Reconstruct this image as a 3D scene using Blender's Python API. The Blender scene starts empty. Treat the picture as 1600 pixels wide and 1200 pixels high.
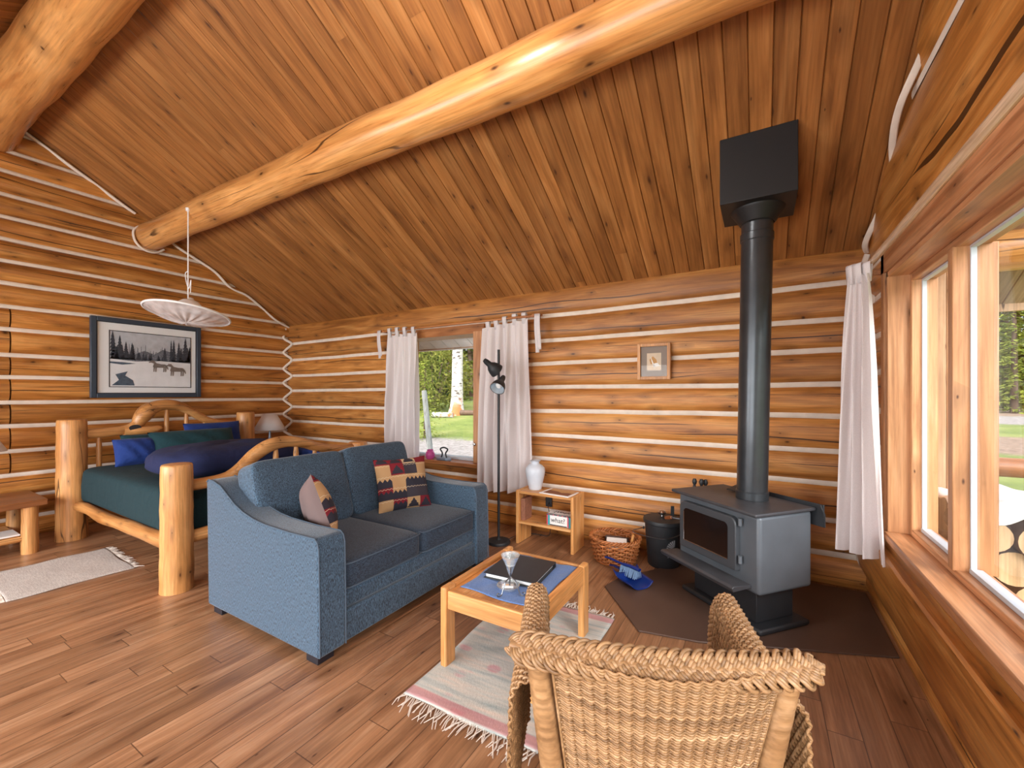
import bpy, math, random
from mathutils import Vector, Matrix, noise as mnoise
S = bpy.context.scene
COL = S.collection
PI = math.pi
rnd = random.Random(7)
sin, cos = math.sin, math.cos

# ------------------------------------------------------------------ helpers
def lin(c):
    def f(x):
        x /= 255.0
        return x / 12.92 if x <= .04045 else ((x + .055) / 1.055) ** 2.4
    return (f(c[0]), f(c[1]), f(c[2]), 1.0)

class MB:
    def __init__(s):
        s.v, s.f, s.mi, s.cur = [], [], [], 0
        s.uv = {}
    def add(s, vs, fs, uvs=None):
        b = len(s.v)
        s.v += [tuple(p) for p in vs]
        for k, f in enumerate(fs):
            if uvs:
                s.uv[len(s.f)] = [uvs[i] for i in f]
            s.f.append([i + b for i in f]); s.mi.append(s.cur)
        return s
    def box(s, x0, x1, y0, y1, z0, z1):
        vs = [(x, y, z) for x in (x0, x1) for y in (y0, y1) for z in (z0, z1)]
        return s.add(vs, [(0, 1, 3, 2), (4, 6, 7, 5), (0, 4, 5, 1), (2, 3, 7, 6), (0, 2, 6, 4), (1, 5, 7, 3)])
    def obox(s, c, size, R=None):
        R = R or Matrix.Identity(3); c = Vector(c)
        vs = [c + R @ Vector((x * size[0] / 2, y * size[1] / 2, z * size[2] / 2)) for x in (-1, 1) for y in (-1, 1) for z in (-1, 1)]
        return s.add(vs, [(0, 1, 3, 2), (4, 6, 7, 5), (0, 4, 5, 1), (2, 3, 7, 6), (0, 2, 6, 4), (1, 5, 7, 3)])
    def tube(s, pts, r, n=10, caps=True, flat=1.0, up=None, closed=False):
        P = [Vector(p) for p in pts]; m = len(P)
        R = r if isinstance(r, (list, tuple)) else [r] * m
        T = []
        for i in range(m):
            if closed: d = P[(i + 1) % m] - P[i - 1]
            else: d = P[min(i + 1, m - 1)] - P[max(i - 1, 0)]
            T.append(d.normalized() if d.length > 1e-9 else Vector((0, 0, 1)))
        u = Vector(up) if up else (Vector((0, 0, 1)) if abs(T[0].z) < .9 else Vector((1, 0, 0)))
        vs = []
        for i in range(m):
            u = (u - T[i] * u.dot(T[i]))
            u = u.normalized() if u.length > 1e-6 else T[i].orthogonal().normalized()
            w = T[i].cross(u)
            for k in range(n):
                a = 2 * PI * k / n
                vs.append(P[i] + u * (cos(a) * R[i] * flat) + w * (sin(a) * R[i]))
        fs = []
        for i in range(m if closed else m - 1):
            j = (i + 1) % m
            for k in range(n):
                fs.append((i * n + k, i * n + (k + 1) % n, j * n + (k + 1) % n, j * n + k))
        if caps and not closed:
            fs.append(tuple(range(n - 1, -1, -1))); fs.append(tuple((m - 1) * n + k for k in range(n)))
        return s.add(vs, fs)
    def lathe(s, prof, c=(0, 0, 0), n=28, M=None, caps=True):
        c = Vector(c); vs = []
        for (r, z) in prof:
            for k in range(n):
                a = 2 * PI * k / n
                p = Vector((r * cos(a), r * sin(a), z))
                vs.append(c + (M @ p if M else p))
        fs = []
        for i in range(len(prof) - 1):
            for k in range(n):
                fs.append((i * n + k, i * n + (k + 1) % n, (i + 1) * n + (k + 1) % n, (i + 1) * n + k))
        if caps:
            if prof[0][0] > 1e-5: fs.append(tuple(range(n - 1, -1, -1)))
            if prof[-1][0] > 1e-5: fs.append(tuple((len(prof) - 1) * n + k for k in range(n)))
        return s.add(vs, fs)
    def grid(s, fn, nu, nv, closeu=False, uv=False):
        vs, uvs = [], []
        for i in range(nu + 1 if not closeu else nu):
            for j in range(nv + 1):
                vs.append(fn(i / nu, j / nv)); uvs.append((i / nu, j / nv))
        w = nv + 1; fs = []
        for i in range(nu):
            i2 = (i + 1) % nu if closeu else i + 1
            for j in range(nv):
                fs.append((i * w + j, i2 * w + j, i2 * w + j + 1, i * w + j + 1))
        return s.add(vs, fs, uvs if uv else None)
    def prism(s, poly, f, d0, d1):
        """poly of 2d points, f(a,b,d) -> 3d"""
        n = len(poly)
        vs = [f(a, b, d0) for a, b in poly] + [f(a, b, d1) for a, b in poly]
        fs = [tuple(range(n - 1, -1, -1)), tuple(range(n, 2 * n))]
        for i in range(n):
            j = (i + 1) % n
            fs.append((i, j, n + j, n + i))
        return s.add(vs, fs)
    def poly(s, pts):
        return s.add(pts, [tuple(range(len(pts)))])
    def superq(s, c, h, R=None, e1=.3, e2=.3, n=28, m=16):
        R = R or Matrix.Identity(3); c = Vector(c)
        def sp(x, e): return math.copysign(abs(x) ** e, x)
        def fn(u, v):
            a = 2 * PI * u; b = -PI / 2 + PI * v
            return c + R @ Vector((h[0] * sp(cos(b), e1) * sp(cos(a), e2), h[1] * sp(cos(b), e1) * sp(sin(a), e2), h[2] * sp(sin(b), e1)))
        return s.grid(fn, n, m, closeu=True)

ABS = {}
def obj(name, mb, mat, parent=None, loc=None, local=False, smooth=40, bevel=0, seg=2, sub=0, solid=0, weld=False):
    base = Vector((0, 0, 0))
    if parent is not None: base = ABS[parent.name] if not local else Vector((0, 0, 0))
    elif loc is not None: base = Vector(loc)
    me = bpy.data.meshes.new(name)
    me.from_pydata([(p[0] - base[0], p[1] - base[1], p[2] - base[2]) for p in mb.v], [], mb.f)
    mats = mat if isinstance(mat, (list, tuple)) else [mat]
    for m in mats: me.materials.append(m)
    if len(mats) > 1: me.polygons.foreach_set('material_index', mb.mi)
    if mb.uv:
        ul = me.uv_layers.new(name='UVMap')
        for pi, us in mb.uv.items():
            p = me.polygons[pi]
            for k, li in enumerate(p.loop_indices): ul.data[li].uv = us[k]
    me.validate()
    if smooth:
        me.polygons.foreach_set('use_smooth', [True] * len(me.polygons))
        me.set_sharp_from_angle(angle=math.radians(smooth))
    me.update()
    o = bpy.data.objects.new(name, me); COL.objects.link(o)
    if parent is not None:
        o.parent = parent; ABS[o.name] = base
    else:
        o.location = base; ABS[o.name] = base
    if bevel:
        b = o.modifiers.new('Bevel', 'BEVEL'); b.width = bevel; b.segments = seg; b.limit_method = 'ANGLE'; b.angle_limit = math.radians(35)
    if sub:
        q = o.modifiers.new('Sub', 'SUBSURF'); q.levels = sub; q.render_levels = sub
    if solid:
        q = o.modifiers.new('Solid', 'SOLIDIFY'); q.thickness = solid; q.offset = 0
    return o

def tag(o, label, cat, group=None):
    o['label'] = label; o['category'] = cat
    if group: o['group'] = group
    return o
def thing(name, label, cat, loc=(0, 0, 0), rz=0, group=None):
    o = bpy.data.objects.new(name, None); COL.objects.link(o)
    o.empty_display_size = .1
    o.location = loc; o.rotation_euler = (0, 0, rz); ABS[o.name] = Vector(loc)
    return tag(o, label, cat, group)
def struct(name, mb, mat, **k):
    o = obj(name, mb, mat, **k)
    if o.parent is None: o['kind'] = 'structure'
    return o
def text_mb(body, size, M, ext=.0006):
    cu = bpy.data.curves.new('t', 'FONT'); cu.body = body; cu.size = size; cu.align_x = 'CENTER'; cu.align_y = 'CENTER'; cu.extrude = ext; cu.resolution_u = 3
    ob = bpy.data.objects.new('t', cu); COL.objects.link(ob)
    dg = bpy.context.evaluated_depsgraph_get()
    me = bpy.data.meshes.new_from_object(ob.evaluated_get(dg))
    mb = MB(); mb.add([M @ v.co for v in me.vertices], [tuple(p.vertices) for p in me.polygons])
    bpy.data.objects.remove(ob); bpy.data.curves.remove(cu); bpy.data.meshes.remove(me)
    return mb
def rotz(a): return Matrix.Rotation(a, 3, 'Z')
def rotx(a): return Matrix.Rotation(a, 3, 'X')
def roty(a): return Matrix.Rotation(a, 3, 'Y')
def spline(pts, n=8):
    P = [Vector(p) for p in pts]; out = []
    for i in range(len(P) - 1):
        p0, p1, p2, p3 = P[max(i - 1, 0)], P[i], P[i + 1], P[min(i + 2, len(P) - 1)]
        for k in range(n):
            t = k / n
            out.append(.5 * ((2 * p1) + (p2 - p0) * t + (2 * p0 - 5 * p1 + 4 * p2 - p3) * t * t + (3 * p1 - p0 - 3 * p2 + p3) * t ** 3))
    out.append(P[-1]); return out

# ------------------------------------------------------------------ materials
class N:
    def __init__(s, name):
        s.m = bpy.data.materials.new(name); s.m.use_nodes = True
        s.t = s.m.node_tree; s.t.nodes.clear()
        s.out = s.t.nodes.new('ShaderNodeOutputMaterial')
    def n(s, typ, ins=None, **a):
        q = s.t.nodes.new(typ)
        for k, v in a.items(): setattr(q, k, v)
        for k, v in (ins or {}).items():
            if isinstance(v, tuple) and len(v) == 2 and hasattr(v[0], 'outputs'): s.t.links.new(v[0].outputs[v[1]], q.inputs[k])
            elif hasattr(v, 'outputs'): s.t.links.new(v.outputs[0], q.inputs[k])
            else: q.inputs[k].default_value = v
        return q
    def math(s, op, a, b=None, clamp=False):
        ins = {0: a}
        if b is not None: ins[1] = b
        return s.n('ShaderNodeMath', ins, operation=op, use_clamp=clamp)
    def mix(s, fac, a, b, mode='MIX'):
        q = s.n('ShaderNodeMix', data_type='RGBA', blend_type=mode)
        for idx, v in ((0, fac), (6, a), (7, b)):
            if isinstance(v, tuple) and len(v) == 2 and hasattr(v[0], 'outputs'): s.t.links.new(v[0].outputs[v[1]], q.inputs[idx])
            elif hasattr(v, 'outputs'): s.t.links.new(v.outputs[2] if v.bl_idname == 'ShaderNodeMix' else v.outputs[0], q.inputs[idx])
            else: q.inputs[idx].default_value = v
        return (q, 2)
    def ramp(s, fac, stops, interp='LINEAR'):
        q = s.n('ShaderNodeValToRGB', {0: fac}); cr = q.color_ramp; cr.interpolation = interp
        while len(cr.elements) < len(stops): cr.elements.new(.5)
        for e, (p, c) in zip(cr.elements, stops): e.position = p; e.color = c if len(c) == 4 else (*c, 1)
        return q
    def smooth(s, x, a, b):
        return s.n('ShaderNodeMapRange', {0: x, 1: a, 2: b, 3: 0.0, 4: 1.0}, interpolation_type='SMOOTHSTEP')
    def coords(s, kind='Object', scale=(1, 1, 1), island=0.0, rot=(0, 0, 0)):
        tc = s.n('ShaderNodeTexCoord')
        vec = (tc, kind)
        if island:
            g = s.n('ShaderNodeNewGeometry'); m = s.math('MULTIPLY', (g, 'Random Per Island'), island)
            oi = s.n('ShaderNodeObjectInfo'); m2 = s.math('MULTIPLY_ADD', (oi, 'Random'), 37.0); s.t.links.new(m.outputs[0], m2.inputs[2])
            cx = s.n('ShaderNodeCombineXYZ', {0: m2, 1: m2, 2: m2})
            vec = s.n('ShaderNodeVectorMath', {0: vec, 1: cx}, operation='ADD')
        return s.n('ShaderNodeMapping', {0: vec, 2: rot, 3: scale})
    def bsdf(s, col, rough=.5, bump=None, bstr=.3, bdist=.01, **k):
        b = s.n('ShaderNodeBsdfPrincipled')
        for kk, v in {'Base Color': col, 'Roughness': rough, **k}.items():
            if isinstance(v, tuple) and len(v) == 2 and hasattr(v[0], 'outputs'): s.t.links.new(v[0].outputs[v[1]], b.inputs[kk])
            elif hasattr(v, 'outputs'): s.t.links.new(v.outputs[0], b.inputs[kk])
            else: b.inputs[kk].default_value = v
        if bump is not None:
            bp = s.n('ShaderNodeBump', {'Height': bump, 'Strength': bstr, 'Distance': bdist})
            s.t.links.new(bp.outputs[0], b.inputs['Normal'])
        s.t.links.new(b.outputs[0], s.out.inputs[0])
        return b

def plain(name, rgb, rough=.5, metal=0, var=0, vscale=20, **k):
    m = N(name); c = lin(rgb); bump = None
    if var:
        co = m.coords()
        nz = m.n('ShaderNodeTexNoise', {'Vector': co, 'Scale': vscale, 'Detail': 4.0})
        c = m.ramp(nz, [(.3, tuple(x * (1 - var) for x in c[:3])), (.7, tuple(min(1, x * (1 + var)) for x in c[:3]))]); bump = nz
    m.bsdf(c, rough, bump, .08, Metallic=metal, **k)
    return m.m

def wood(name, dark, mid, light, axis='X', gs=1.0, knot=.5, rough=.4, check=0.0, tint=.3, planks=None, kden=1.0, coat=0.0, knotcol=(66, 33, 13), uvcrack=0):
    m = N(name)
    A, C = 1.2 * gs, 11 * gs
    sc = {'X': (A, C, C), 'Y': (C, A, C), 'Z': (C, C, A)}[axis]
    co = m.coords('Object', (1, 1, 1), 43.0)
    if planks:
        # planks along Y, width planks[0], length planks[1]; a random shift for each one
        tc = m.n('ShaderNodeTexCoord'); sp = m.n('ShaderNodeSeparateXYZ', {0: (tc, 'Object')})
        xi = m.math('DIVIDE', (sp, 0), planks[0]); row = m.math('FLOOR', xi); fx = m.math('FRACT', xi)
        rr = m.n('ShaderNodeTexWhiteNoise', {'W': row}, noise_dimensions='1D')
        yi = m.math('ADD', m.math('DIVIDE', (sp, 1), planks[1]), m.math('MULTIPLY', (rr, 0), 7.0)); cl = m.math('FLOOR', yi); fy = m.math('FRACT', yi)
        cid = m.math('ADD', m.math('MULTIPLY', row, 13.7), m.math('MULTIPLY', cl, 5.31))
        wn = m.n('ShaderNodeTexWhiteNoise', {'W': cid}, noise_dimensions='1D')
        off = m.math('MULTIPLY', (wn, 0), 60.0)
        cx = m.n('ShaderNodeCombineXYZ', {0: off, 1: off, 2: off})
        co = m.n('ShaderNodeVectorMath', {0: (tc, 'Object'), 1: cx}, operation='ADD')
        rand = (wn, 0)
    else:
        g = m.n('ShaderNodeNewGeometry'); rand = (g, 'Random Per Island')
    mp = m.n('ShaderNodeMapping', {0: co, 3: sc})
    warp = m.n('ShaderNodeTexNoise', {'Vector': co, 'Scale': 2.5, 'Detail': 1.0})
    n1 = m.n('ShaderNodeTexNoise', {'Vector': mp, 'Scale': 1.0, 'Detail': 5.0, 'Roughness': .6, 'Distortion': .8})
    fsc = {'X': (3, 90, 90), 'Y': (90, 3, 90), 'Z': (90, 90, 3)}[axis]
    mf = m.n('ShaderNodeMapping', {0: co, 3: tuple(q * gs for q in fsc)})
    n2 = m.n('ShaderNodeTexNoise', {'Vector': mf, 'Scale': 1.0, 'Detail': 3.0})
    col = m.ramp(n1, [(.28, lin(dark)), (.5, lin(mid)), (.72, lin(light))])
    n0 = m.n('ShaderNodeTexNoise', {'Vector': m.n('ShaderNodeMapping', {0: co, 3: tuple(q * .28 for q in sc)}), 'Scale': 1.0, 'Detail': 2.0})
    cb = m.mix(.55, (col, 0), m.ramp(n0, [(.32, (.62, .56, .50)), (.62, (1.12, 1.12, 1.1))]), 'MULTIPLY')
    c2 = m.mix(.5, cb, m.ramp(n2, [(.3, (.45, .42, .4)), (.65, (1.1, 1.1, 1.1))]), 'MULTIPLY')
    if knot:
        e1, e2 = {'X': ((1, 0, 0), (0, 1, 1)), 'Y': ((0, 1, 0), (1, 0, 1)), 'Z': ((0, 0, 1), (1, 1, 0))}[axis]
        k1, k2 = 2.4 * gs * kden, 6.5 * gs * kden
        d1 = m.n('ShaderNodeVectorMath', {0: co, 1: tuple(q * k1 for q in e1)}, operation='DOT_PRODUCT'); d2 = m.n('ShaderNodeVectorMath', {0: co, 1: tuple(q * k2 for q in e2)}, operation='DOT_PRODUCT')
        mk = m.n('ShaderNodeCombineXYZ', {0: (d1, 'Value'), 1: (d2, 'Value'), 2: rand})
        wv = m.n('ShaderNodeVectorMath', {0: mk, 1: m.n('ShaderNodeVectorMath', {0: (warp, 1), 1: (.25, .25, .0)}, operation='MULTIPLY')}, operation='ADD')
        vo = m.n('ShaderNodeTexVoronoi', {'Vector': wv, 'Scale': 1.0}, voronoi_dimensions='2D')
        sepc = m.n('ShaderNodeSeparateColor', {0: (vo, 'Color')})
        gate = m.math('GREATER_THAN', (sepc, 0), 1 - knot)
        size = m.math('MULTIPLY_ADD', (sepc, 1), .10); size.inputs[2].default_value = .035
        kn = m.n('ShaderNodeMapRange', {0: (vo, 'Distance'), 1: 0.0, 2: size, 3: 1.0, 4: 0.0}, interpolation_type='SMOOTHSTEP')
        halo = m.n('ShaderNodeMapRange', {0: (vo, 'Distance'), 1: .05, 2: .32, 3: .35, 4: 0.0}, interpolation_type='SMOOTHSTEP')
        kk = m.math('MULTIPLY', m.math('MAXIMUM', kn, halo), gate)
        c2 = m.mix(kk, c2, lin(knotcol))
    if uvcrack:
        tu = m.n('ShaderNodeTexCoord'); su = m.n('ShaderNodeSeparateXYZ', {0: (tu, 'UV')})
        ax_ = m.n('ShaderNodeVectorMath', {0: co, 1: {'X': (1, 0, 0), 'Y': (0, 1, 0), 'Z': (0, 0, 1)}[axis]}, operation='DOT_PRODUCT')
        for q in (0, 1):
            ln = m.n('ShaderNodeTexNoise', {'W': m.math('ADD', (ax_, 'Value'), q * 31.0), 'Scale': .55, 'Detail': 3.0, 'Roughness': .45}, noise_dimensions='1D')
            wn_ = m.n('ShaderNodeTexWhiteNoise', {'W': m.math('ADD', rand, q * 3.3)}, noise_dimensions='1D')
            v0 = m.math('ADD', m.math('MULTIPLY', (wn_, 0), .5), m.math('MULTIPLY', ln, .42))
            dd = m.math('ABSOLUTE', m.math('SUBTRACT', (su, 1), v0))
            gl = m.n('ShaderNodeTexNoise', {'W': m.math('ADD', (ax_, 'Value'), q * 57.0 + 9), 'Scale': .5, 'Detail': 1.0}, noise_dimensions='1D')
            wd_ = m.math('MULTIPLY', m.smooth(gl, .47, .62), .022 - .006 * q)
            ck = m.math('MULTIPLY', m.math('LESS_THAN', dd, wd_), .9)
            c2 = m.mix(ck, c2, lin((44, 22, 9)))
    if check:
        cs = {'X': (.22, 3.5, 3.5), 'Y': (3.5, .22, 3.5), 'Z': (3.5, 3.5, .22)}[axis]
        mc = m.n('ShaderNodeMapping', {0: co, 3: tuple(q * gs for q in cs)})
        nc = m.n('ShaderNodeTexNoise', {'Vector': mc, 'Scale': 1.0, 'Detail': 2.5, 'Roughness': .55})
        d = m.math('ABSOLUTE', m.math('SUBTRACT', nc, .52))
        ck = m.n('ShaderNodeMapRange', {0: d, 1: .002, 2: .002 + .006 * check, 3: .85, 4: 0.0})
        bk = m.n('ShaderNodeTexNoise', {'Vector': co, 'Scale': .9, 'Detail': 1.0})
        ck = m.math('MULTIPLY', ck, m.smooth(bk, .46, .56))
        c2 = m.mix(ck, c2, lin((52, 26, 10)))
    if tint:
        val = m.math('MULTIPLY_ADD', rand, tint); val.inputs[2].default_value = 1 - tint / 2
        hs = m.n('ShaderNodeHueSaturation', {'Value': val, 'Color': c2})
        c2 = (hs, 0)
    if planks:
        ex = m.math('MULTIPLY', m.math('MINIMUM', fx, m.math('SUBTRACT', 1.0, fx)), planks[0])
        ey = m.math('MULTIPLY', m.math('MINIMUM', fy, m.math('SUBTRACT', 1.0, fy)), planks[1])
        e = m.math('MINIMUM', ex, ey)
        gr = m.n('ShaderNodeMapRange', {0: e, 1: .0008, 2: .003, 3: .75, 4: 0.0})
        c2 = m.mix(gr, c2, lin((48, 24, 12)))
    rg = m.n('ShaderNodeMapRange', {0: n2, 3: rough - .06, 4: rough + .1})
    m.bsdf(c2, rg, n2, .12, .004, **({'Coat Weight': coat, 'Coat Roughness': .25} if coat else {}))
    return m.m

def fabric(name, c1, c2, scale=(60, 60, 400), rough=.85, sheen=.3, bump=.3, lo=.38, hi=.62, wr=0):
    m = N(name)
    co = m.coords('Object', scale)
    n1 = m.n('ShaderNodeTexNoise', {'Vector': co, 'Scale': 1.0, 'Detail': 4.0, 'Roughness': .7})
    col = m.ramp(n1, [(lo, lin(c1)), (hi, lin(c2))])
    h = n1
    if wr:
        cw = m.coords('Object', (1, 1, 1)); nw = m.n('ShaderNodeTexNoise', {'Vector': cw, 'Scale': wr, 'Detail': 2.0, 'Distortion': 1.5})
        h = m.math('MULTIPLY_ADD', nw, 6.0); m.t.links.new(n1.outputs[0], h.inputs[2])
    m.bsdf(col, rough, h, bump, .004, **{'Sheen Weight': sheen, 'Sheen Roughness': .4})
    return m.m

def glass(name, tint=(255, 255, 255), refl=1.0):
    m = N(name)
    tr = m.n('ShaderNodeBsdfTransparent', {0: lin(tint)})
    gl = m.n('ShaderNodeBsdfGlossy', {0: (1, 1, 1, 1), 'Roughness': .01})
    lw = m.n('ShaderNodeLayerWeight', {0: .5})
    fr = m.math('MULTIPLY_ADD', m.math('POWER', (lw, 'Facing'), 5.0), .5 * refl); fr.inputs[2].default_value = .02 * refl
    mx = m.n('ShaderNodeMixShader', {0: fr, 1: tr, 2: gl})
    m.t.links.new(mx.outputs[0], m.out.inputs[0])
    return m.m

M = {}
M['log_x'] = wood('wall log along x', (142, 86, 36), (190, 126, 60), (214, 156, 88), 'X', 1, .5, .47, 0, .24, kden=1.25, uvcrack=1)
M['log_y'] = wood('wall log along y', (142, 86, 36), (190, 126, 60), (214, 156, 88), 'Y', 1, .5, .33, 0, .24, kden=1.25, uvcrack=1)
M['board'] = wood('ceiling pine boards', (128, 80, 38), (164, 108, 56), (182, 128, 74), 'Y', .8, .6, .42, 0, .22, kden=1.05)
M['beam'] = wood('beam log', (190, 124, 64), (220, 158, 92), (234, 178, 114), 'X', .8, .4, .28, .5, 0, kden=1.1, coat=.2)
M['floor'] = wood('floor planks', (124, 84, 56), (164, 120, 86), (186, 146, 112), 'Y', 1.1, .5, .38, 0, .22, planks=(.125, 1.25), kden=.85, coat=.35)
M['sill_y'] = wood('window trim along y', (168, 112, 72), (202, 146, 102), (218, 168, 126), 'Y', 1, .35, .4, 0, .1)
M['sill_z'] = wood('window trim upright', (172, 118, 78), (206, 152, 106), (222, 174, 132), 'Z', 1, .35, .4, 0, .1)
M['sill_x'] = wood('window trim along x', (150, 92, 48), (186, 122, 70), (204, 144, 90), 'X', 1, .35, .4, 0, .1)
M['bed'] = wood('peeled bed log upright', (176, 116, 62), (206, 148, 88), (224, 172, 114), 'Z', 1, .5, .36, .35, .12, kden=1.6)
M['bed_y'] = wood('peeled bed log across', (176, 116, 62), (206, 148, 88), (224, 172, 114), 'Y', 1, .35, .34, .2, .12, kden=1.6)
M['bed_x'] = wood('peeled bed log long', (170, 110, 56), (200, 140, 80), (218, 164, 104), 'X', 1, .4, .36, .3, .12, kden=1.6)
M['pine_x'] = wood('table pine along x', (206, 142, 80), (228, 168, 104), (240, 190, 134), 'X', 1.3, .5, .38, 0, .1)
M['pine_y'] = wood('table pine along y', (200, 132, 68), (222, 156, 90), (234, 178, 116), 'Y', 1.3, .5, .38, 0, .12)
M['pine_z'] = wood('table pine upright', (206, 142, 80), (228, 166, 100), (240, 188, 128), 'Z', 1.3, .4, .38, 0, .1)
M['brownwood'] = wood('dark slab top', (108, 64, 34), (142, 88, 50), (160, 106, 64), 'Y', 1, .3, .3, 0, .1)
M['weather'] = wood('weathered log ends', (170, 132, 98), (204, 166, 130), (222, 192, 160), 'Z', 1, .4, .6, .5, .1)
M['porch'] = wood('porch roof boards', (160, 132, 110), (190, 164, 142), (208, 184, 164), 'Y', .8, .4, .6, 0, .3)
M['chink'] = plain('white chinking', (226, 214, 200), .85, var=.08, vscale=12)
M['black'] = plain('matt black steel', (38, 41, 45), .5, .0, var=.12, vscale=9)
M['stove'] = plain('stove grey black paint', (94, 101, 108), .40, .2, var=.08, vscale=6)
M['stovetop'] = plain('stove top plate', (66, 67, 71), .45, .2, var=.15, vscale=10)
M['pipe'] = plain('stove pipe grey black', (68, 72, 76), .30, .6, var=.14, vscale=7)
M['boxblack'] = plain('chimney box black', (26, 27, 29), .5, .1)
M['chrome'] = plain('chrome', (210, 212, 215), .15, 1)
M['wire'] = plain('grey wire', (120, 124, 130), .3, .9)
M['white'] = plain('white enamel', (236, 236, 236), .5)
M['vinyl'] = plain('white window bead', (196, 204, 212), .4)
M['hearth'] = plain('brown hearth pad', (84, 64, 54), .42, var=.1, vscale=4)
M['glass'] = glass('window pane')
M['pglass'] = glass('picture glazing', refl=.35)
M['stoveglass'] = plain('smoked stove glass', (30, 20, 17), .12)
M['denim'] = fabric('denim blue sofa weave', (12, 22, 32), (84, 114, 140), (300, 300, 70), .8, .35, .35)
M['denim_shaded'] = fabric('shaded sofa weave laid flat', (18, 26, 38), (60, 78, 98), (300, 70, 300), .85, .2, .3)  # darker copy of the weave, paints shade onto the seat cushions
M['piping'] = plain('sofa piping', (74, 90, 106), .8)
M['stovedoor_shaded'] = plain('shaded stove door', (70, 74, 79), .40, .2, var=.06, vscale=6)  # stove paint darkened: the front's shade is put into the door colour
M['foot'] = plain('dark sofa foot', (30, 28, 36), .5)
M['teal'] = fabric('teal fitted sheet', (2, 36, 44), (5, 50, 57), (200, 200, 200), .9, .0, .35, wr=5)
M['tealp'] = fabric('teal pillow case', (3, 48, 57), (6, 60, 68), (200, 200, 200), .85, .1, .4, wr=6)
M['blue'] = fabric('royal blue pillow case', (10, 42, 108), (18, 56, 130), (200, 200, 200), .85, .1, .4, wr=8)
M['navy'] = fabric('navy duvet', (14, 24, 62), (22, 35, 80), (200, 200, 200), .9, .0, .5, wr=5)
M['curtain'] = None
M['lampshade'] = plain('pale lamp shade', (222, 222, 224), .8)
M['frame_dark'] = plain('slate blue picture frame', (52, 64, 78), .4)
M['mat'] = plain('grey white picture mount', (226, 230, 232), .7)
M['frame_oak'] = wood('light wooden picture frame', (186, 126, 72), (210, 152, 96), (222, 170, 116), 'Z', 2, .2, .4, 0, .1)
M['rugl'] = fabric('grey cotton rag rug', (168, 158, 150), (206, 198, 190), (26, 330, 60), .95, .1, .6)
M['fringe'] = plain('cotton fringe', (226, 216, 204), .95)
M['cane'] = wood('honey wicker cane', (128, 94, 62), (164, 126, 86), (190, 154, 116), 'X', 1.2, 0, .42, 0, .4)
M['cane_dark'] = wood('basket willow', (140, 78, 38), (184, 114, 64), (206, 140, 88), 'X', 1.2, 0, .45, 0, .4)
M['bluecloth'] = fabric('blue table cloth', (80, 112, 170), (110, 142, 194), (220, 220, 220), .9, .2, .3, wr=6)
M['binder'] = plain('black binder cover', (36, 40, 46), .45, var=.08, vscale=200)
M['paper'] = plain('white paper', (238, 238, 236), .8)
M['plasticblue'] = plain('blue plastic', (10, 42, 116), .35)
M['bristle'] = plain('grey blue bristles', (110, 140, 176), .8)
M['vase'] = plain('pale blue grey ceramic', (206, 214, 224), .35, var=.03)
M['pink'] = plain('pink glazed pot', (198, 82, 150), .25)
M['iron'] = plain('old steel iron', (150, 166, 186), .35, .7)
M['bookbrown'] = plain('brown book cloth', (142, 96, 74), .7, var=.2, vscale=40)
M['red'] = plain('red print', (214, 70, 92), .6); M['aqua'] = plain('teal print', (60, 160, 170), .6)
M['ink'] = plain('dark print', (44, 40, 44), .6); M['sepia'] = plain('brown photo print', (138, 92, 70), .6)
M['rod'] = wood('pale polished rod', (206, 172, 138), (226, 196, 164), (236, 210, 182), 'Y', 2, 0, .2, 0, 0, coat=.4)
M['tan'] = plain('tan print', (204, 164, 112), .7)
M['bark'] = plain('conifer bark', (92, 74, 60), .9, var=.3, vscale=14)
M['tarp'] = plain('white tarp', (232, 234, 238), .5, var=.05)
M['post'] = wood('grey weathered post', (112, 118, 118), (148, 154, 152), (170, 174, 170), 'Z', 1.5, .2, .8, 1, 0)
M['cutend'] = wood('cut log end', (186, 150, 108), (214, 182, 140), (228, 202, 164), 'Z', 1, .2, .7, .6, .2)
M['soffit'] = plain('off white soffit', (240, 240, 236), .7, var=.08, vscale=5)
def leafmat(name, a, b):
    m = N(name)
    g = m.n('ShaderNodeNewGeometry'); oi = m.n('ShaderNodeObjectInfo')
    f = m.math('ADD', m.math('MULTIPLY', (g, 'Random Per Island'), .75), m.math('MULTIPLY', (oi, 'Random'), .25))
    col = m.ramp(f, [(0, lin(a)), (1, lin(b))])
    df = m.n('ShaderNodeBsdfDiffuse', {0: col}); tl = m.n('ShaderNodeBsdfTranslucent', {0: col})
    mx = m.n('ShaderNodeMixShader', {0: .35, 1: df, 2: tl}); m.t.links.new(mx.outputs[0], m.out.inputs[0])
    return m.m
M['needle'] = leafmat('conifer needles', (62, 84, 38), (122, 140, 66))
M['needle2'] = leafmat('bright conifer needles', (104, 124, 48), (168, 174, 84))
M['leaf'] = leafmat('olive bush leaves', (88, 96, 40), (146, 146, 74))
m = N('cotton curtain')
co = m.coords('Object', (160, 160, 160)); nz = m.n('ShaderNodeTexNoise', {'Vector': co, 'Scale': 1.0, 'Detail': 3.0})
col = m.ramp(nz, [(.3, lin((232, 226, 226))), (.7, lin((240, 234, 234)))])
df = m.n('ShaderNodeBsdfDiffuse', {0: col}); tl = m.n('ShaderNodeBsdfTranslucent', {0: col})
mx = m.n('ShaderNodeMixShader', {0: .25, 1: df, 2: tl}); m.t.links.new(mx.outputs[0], m.out.inputs[0]); M['curtain'] = m.m
m = N('white gauze')
df = m.n('ShaderNodeBsdfDiffuse', {0: lin((238, 232, 232))}); tl = m.n('ShaderNodeBsdfTranslucent', {0: lin((238, 232, 232))})
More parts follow.
